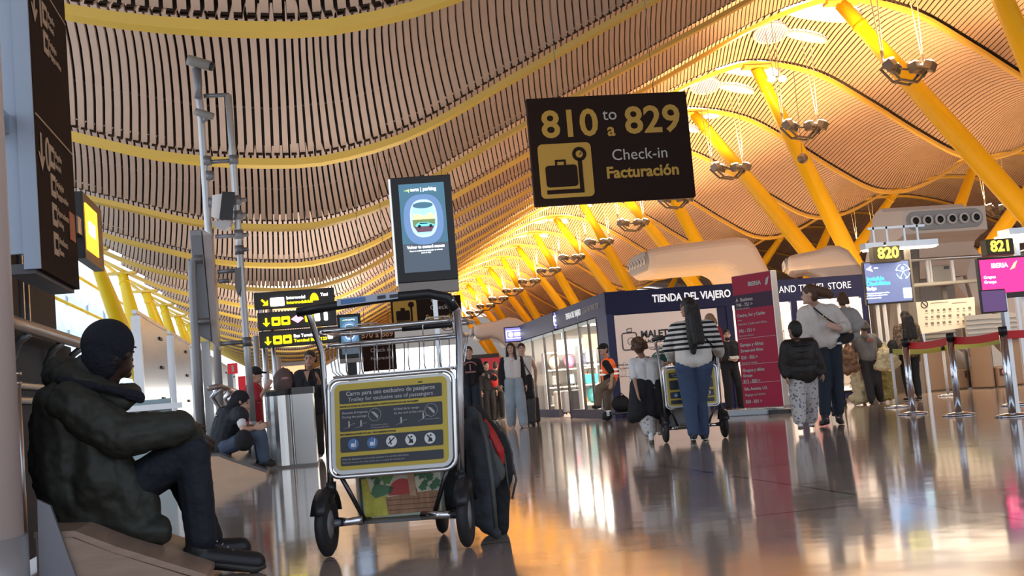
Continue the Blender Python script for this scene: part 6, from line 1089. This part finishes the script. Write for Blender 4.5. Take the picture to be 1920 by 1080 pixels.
m = MB(); m.tube([J['sR']+Vector((.04, -.08, .06)), J['chest']+Vector((.0, -.13, .05)), J['waist']+Vector((.14, -.1, .02))], .02, 8, flat=.5); m.build('black_strap', FAB, g); m = MB(); [m.cap(J['waist']+Vector((dx, -.02, -.03)), J['kL']+Vector((dx*1.1-.08, -.03, .12)), .1, .08) for dx in (-.06, .08)]; m.solid('tied_jacket', BTEE, g, .013, 3, (.03, .1))
pp = ft(1001, 797); gs = empty('suitcase', (pp[0], pp[1]+.1, 0), .2, 'black wheeled suitcase trailed by the young man in the white vest', 'suitcase'); m = MB(); m.bb(-.16, .16, -.1, .12, .05, .6); m.build('shell', BLACK, gs, bevel=.04); m = MB(); m.tube([(-.06, .08, .58), (-.06, .06, .95), (.06, .06, .95), (.06, .08, .58)], .01, 6); m.build('pull_handle', STEEL, gs)
for x in (-.12, .12): m = MB(); m.cyl((x-.015, .0, .035), (x+.015, .0, .035), .035, n=10); m.build('wheel', BLACK, gs)
# man in a printed T-shirt
pp = at(890, 800, 26.0)
g, J, q = human('young man in dark printed T-shirt and dark jeans walking just right of the trolley', (pp.x, pp.y, 0), -.1, 1.02,
    dict(eL=(.25, .0, 1.15), wL=(.34, -.22, 1.1), kL=(.1, -.1, .5)), skin=0, top=(BTEE, .85, .6, .02), legs=(JEAND, .03, .97), shoes=(SHB, SHB), hair=(HB, 0), look=(-.05, -1, 0))
PP = mat('print_pinkish', (.4, .2, .2), .8); text('EAGLES', .085, PP, g, (0, J['chest'].y-.155, J['chest'].z+.1), .003, name='shirt_lettering') if 0 else None
m = MB(); m.tube([(.15*math.cos(t*PI/8), J['chest'].y-.145+.03*abs(math.cos(t*PI/8)), J['chest'].z+.02+.12*math.sin(t*PI/8)) for t in range(1, 8)], .018, 6); m.box((0, J['chest'].y-.15, J['chest'].z+.03), (.03, .02, .14)); m.box((0, J['chest'].y-.15, J['chest'].z-.07), (.22, .02, .035)); m.build('shirt_print', PP, g)
m = MB(); m.cap(J['wL'], J['wL']+Vector((.15, -.02, -.06)), .07, .06); o = m.solid('carried_jacket', FG, None, .015); o.matrix_world = g.matrix_basis; tag(o, 'dark jacket held out by the young man in the printed T-shirt', 'jacket')
# people farther off
for x, y, Z, tm, lm, lb, hm, rz_ in ((919, 775, 33, BTEE, TROUB, 'distant person in black with a red bag behind the printed T-shirt man', HB, .3), (936, 776, 34, mat('jacket_brown', (.16, .1, .07), .8), TROUB, 'distant person in brown jacket left of the young woman', HBR, 2.8)):
    pp = at(x, y, Z); g, J, q = human(lb, (pp.x, pp.y, 0), rz_, .93, {}, 0, (tm, 1.7, .9, .03), (lm, .02, .95), (SHB, SHW), (hm, .0), vox=.014)
    if tm is BTEE: m = MB(); m.ell(J['chest']+Vector((.15, -.1, -.1)), (.12, .1, .2)); m.solid('red_bag', RED, g, .02)
# ---------------------------------------------------------------- left side people
pp = at(583, 800, 18.2)
g, J, q = human('woman in black V-neck with short dark hair looking at her phone behind the bin', (pp.x, pp.y, 0), -.35, .97,
    dict(head=P_(581, 672, 18.0), neck=P_(580, 692, 18.15), sL=P_(598, 703, 18.1), sR=P_(561, 705, 18.2), eL=P_(603, 735, 18.1), eR=P_(556, 735, 18.2), wL=P_(597, 712, 17.85), wR=P_(560, 765, 18.1), chest=P_(580, 720, 18.2), waist=P_(582, 748, 18.2), pel=P_(584, 765, 18.2)), skin=1, top=(BTEE, 1.5, .95, .035), legs=(TROUB, .03, .97), shoes=(SHB, SHW), hair=(HB, .06), look=(.1, -1, -.25), girth=1.15)
m = MB(); m.prism([(-.045, 0), (.045, 0), (0, -.16)], -.01, 0); m2 = m; o = m2.build('neckline', SK[1], g); o.location = J['neck']+Vector((0, -.115, -.03)); m = MB(); m.box(J['wL']+Vector((-.02, -.07, .06)), (.07, .01, .14), (.3, 0, 0)); o = m.build('phone', DARK, None); o.matrix_world = g.matrix_basis; tag(o, 'phone in the hand of the woman in black', 'phone')
pp = at(478, 800, 17.2)
g, J, q = human('person in red shirt and black cap standing behind the mast', (pp.x, pp.y, 0), 1.35, .97,
    dict(head=P_(478, 704, 17.2), neck=P_(474, 718, 17.2), sL=P_(478, 728, 17.4), sR=P_(476, 728, 17.05), eL=P_(482, 750, 17.4), eR=P_(484, 752, 17.0), wL=P_(493, 738, 17.3), wR=P_(497, 730, 17.0), chest=P_(474, 740, 17.2), waist=P_(475, 765, 17.2), pel=P_(477, 785, 17.2)), skin=0, top=(mat('cotton_red', (.5, .03, .05), .8), .8, .95, .02), legs=(TROUB, .02, .97), shoes=(SHB, SHB), hair=(HB, 0), look=(0, -1, 0)); cap_hat(g, J, q, BTEE)
# second seated man on the far ledge
pp = at(425, 850, 15.0)
g, J, q = human('man in black sleeveless padded vest sitting bent forward on the far ledge', (pp.x, pp.y, 0), PI/2-.2, 1.0,
    dict(head=P_(453, 752, 15.0), neck=P_(444, 764, 15.0), sL=P_(440, 776, 15.2), sR=P_(450, 780, 14.75), eL=P_(462, 800, 15.2), eR=P_(456, 806, 14.65), wL=P_(482, 800, 15.1), wR=P_(475, 803, 14.75), chest=P_(430, 792, 15.0), waist=P_(418, 818, 15.0), pel=P_(415, 835, 15.0), hL=P_(420, 836, 15.15), hR=P_(422, 838, 14.85), kL=P_(486, 812, 15.15), kR=P_(488, 815, 14.8), aL=P_(490, 858, 15.15), aR=P_(496, 862, 14.8), tL=P_(506, 864, 15.15), tR=P_(512, 868, 14.8), hdR=(0, -1, .1), hdL=(0, -1, .1)),
    skin=0, top=(mat('vest_padded', (.014, .017, .024), .7, bump=.4), 0, 1.0, .05, .02), legs=(mat('denim_mid', (.08, .11, .17), .8, var=.2, bump=.4), .02, .97), shoes=(SHB, SHB), hair=(HB, .0), look=(0, -.8, -.5), vox=.01)
m = MB(); H = J['head']; m.ell(H+Vector((0, .02, .03)), (.1, .12, .11)); m.cap(H+Vector((0, .06, 0)), J['neck']+Vector((0, .05, 0)), .09, .09); m.solid('hood', BTEE, g, .012, 2); m = MB(); [m.cap(J['s'+d], J['s'+d].lerp(J['e'+d], .6), .062, .055) for d in 'LR']; m.solid('shirt_sleeves', WTEE, g, .012, 2)
o_ = MB(); pq = at(457, 826, 14.6); o_.ell((0, 0, 0), (.12, .08, .13)); o_ = o_.solid('shoulder_bag', BTEE, None, .014, 2, (.02, .08)); o_.location = pq; tag(o_, 'black shoulder bag at the hip of the second seated man', 'bag')
# ---------------------------------------------------------------- the near seated man
COAT = mat('olive_parka', (.028, .03, .022), .62, bump=.7, bscale=9, var=.15, vscale=4); NVY = mat('navy_trousers', (.008, .011, .02), .75, bump=.5, bscale=22); BEAN = mat('knit_navy', (.008, .01, .018), .85, bump=.6, bscale=70)
Z = 5.72
pp = at(170, 1000, Z)
g, J, q = human('man in dark olive parka and black shoes sitting hunched on the near ledge, facing right', (pp.x, pp.y, 0), PI/2, 1.0,
    dict(head=P_(214, 662, Z), neck=P_(196, 718, Z), sL=P_(175, 765, Z+.2), sR=P_(140, 765, Z-.18), eL=P_(270, 835, Z+.2), eR=P_(250, 838, Z-.22), wL=P_(345, 812, Z+.1), wR=P_(340, 806, Z-.12), chest=P_(160, 800, Z), waist=P_(145, 890, Z), pel=P_(150, 950, Z), hL=P_(175, 955, Z+.1), hR=P_(185, 958, Z-.1), kL=P_(335, 865, Z+.14), kR=P_(360, 838, Z-.08), aL=P_(392, 1008, Z+.2), aR=P_(378, 1016, Z-.08), tL=P_(452, 1026, Z+.24), tR=P_(478, 1054, Z-.08), hdL=(0, -.8, -.6), hdR=(0, -.8, -.6)),
    skin=2, top=None, legs=(NVY, .02, .97, .018), shoes=(SHB, mat('sole_dark', (.05, .045, .04), .6)), hair=(HB, 0), look=(.85, -.65, -.12), vox=.007, sh=1.35)
inv = g.matrix_basis.inverted() if 0 else (Matrix.Translation(g.location) @ Matrix.Rotation(PI/2, 4, 'Z')).inverted()
Q = lambda x, y, z=0: inv @ at(x, y, Z+z)
m = MB()
# trunk of the parka
for dz in (-.13, 0, .13):
    m.cap(Q(120, 770, dz), Q(130, 880, dz), .14, .16); m.cap(Q(130, 880, dz), Q(150, 975, dz), .165, .125); m.cap(Q(165, 790, dz), Q(190, 900, dz), .12, .17); m.cap(Q(190, 900, dz*.9), Q(225, 965, dz*.9), .17, .12); m.cap(Q(240, 920, dz*.9), Q(262, 975, dz*.9), .13, .1); m.cap(Q(120, 900, dz), Q(135, 970, dz), .14, .1); m.cap(Q(200, 960, dz*.9), Q(285, 1000, dz*.9), .07, .05); m.cap(Q(95, 790, dz*.8), Q(100, 880, dz*.8), .09, .1)
m.cap(Q(150, 965, .1), Q(285, 995, .1), .1, .075); m.cap(Q(150, 960, -.14), Q(288, 996, -.14), .105, .08)
m.solid('parka_body', COAT, g, .011, 5, (.05, .13))
for dz, nm in ((.2, 0), (-.2, 1)):
    m = MB(); m.cap(Q(135+nm*0, 760, dz), Q(225, 818, dz*1.1), .115, .105); m.cap(Q(225, 818, dz*1.1), Q(335, 800, dz*.8), .105, .078); m.cap(Q(335, 800, dz*.7), Q(362, 815, dz*.5), .08, .055); m.solid('sleeve', COAT, g, .01, 4, (.035, .1))
m = MB(); m.cap(Q(130, 708, .12), Q(215, 745, .12), .07, .06); m.cap(Q(125, 710, -.1), Q(225, 748, -.12), .075, .06); m.cap(Q(225, 748, -.12), Q(245, 738, 0), .06, .05); m.cap(Q(225, 742, .12), Q(245, 738, 0), .06, .05); m.cap(Q(120, 705, 0), Q(150, 720, 0), .1, .08); m.cap(Q(165, 690, .05), Q(165, 690, -.05), .07); m.solid('hood', COAT, g, .01, 4, (.03, .09))
m = MB(); m.cap(Q(110, 712, -.2), Q(225, 735, -.2), .022, .022); m.cap(Q(225, 735, -.19), Q(262, 745, -.12), .022, .03); m.solid('hood_edge', BEAN, g, .01, 3, (.02, .06))
H = J['head']; m = MB(); m.ell(H+Vector((-.015, .025, .045)), (.105, .122, .118), 18, 14); m.ell(H+Vector((-.035, .055, -.02)), (.09, .09, .11)); m.solid('knit_cap', BEAN, g, .008, 2)
m = MB(); m.bb(-.003, .003, -.004, .004, 0, .002); 
for i in range(6):
    t = i/5; c = J['aR'].lerp(J['tR'], .2+.5*t)+Vector((0, 0, .035-.02*t)); m = MB(); m.cap(c+Vector((-.02, 0, 0)), c+Vector((.02, 0, .0)), .0035, n=6); m.build('shoe_lace', mat('lace_grey', (.35, .35, .36), .7), g)

# no piece sits deeper than thing > part > sub-part
for o in list(C.objects):
    while o.parent and o.parent.parent and o.parent.parent.parent: o.parent = o.parent.parent
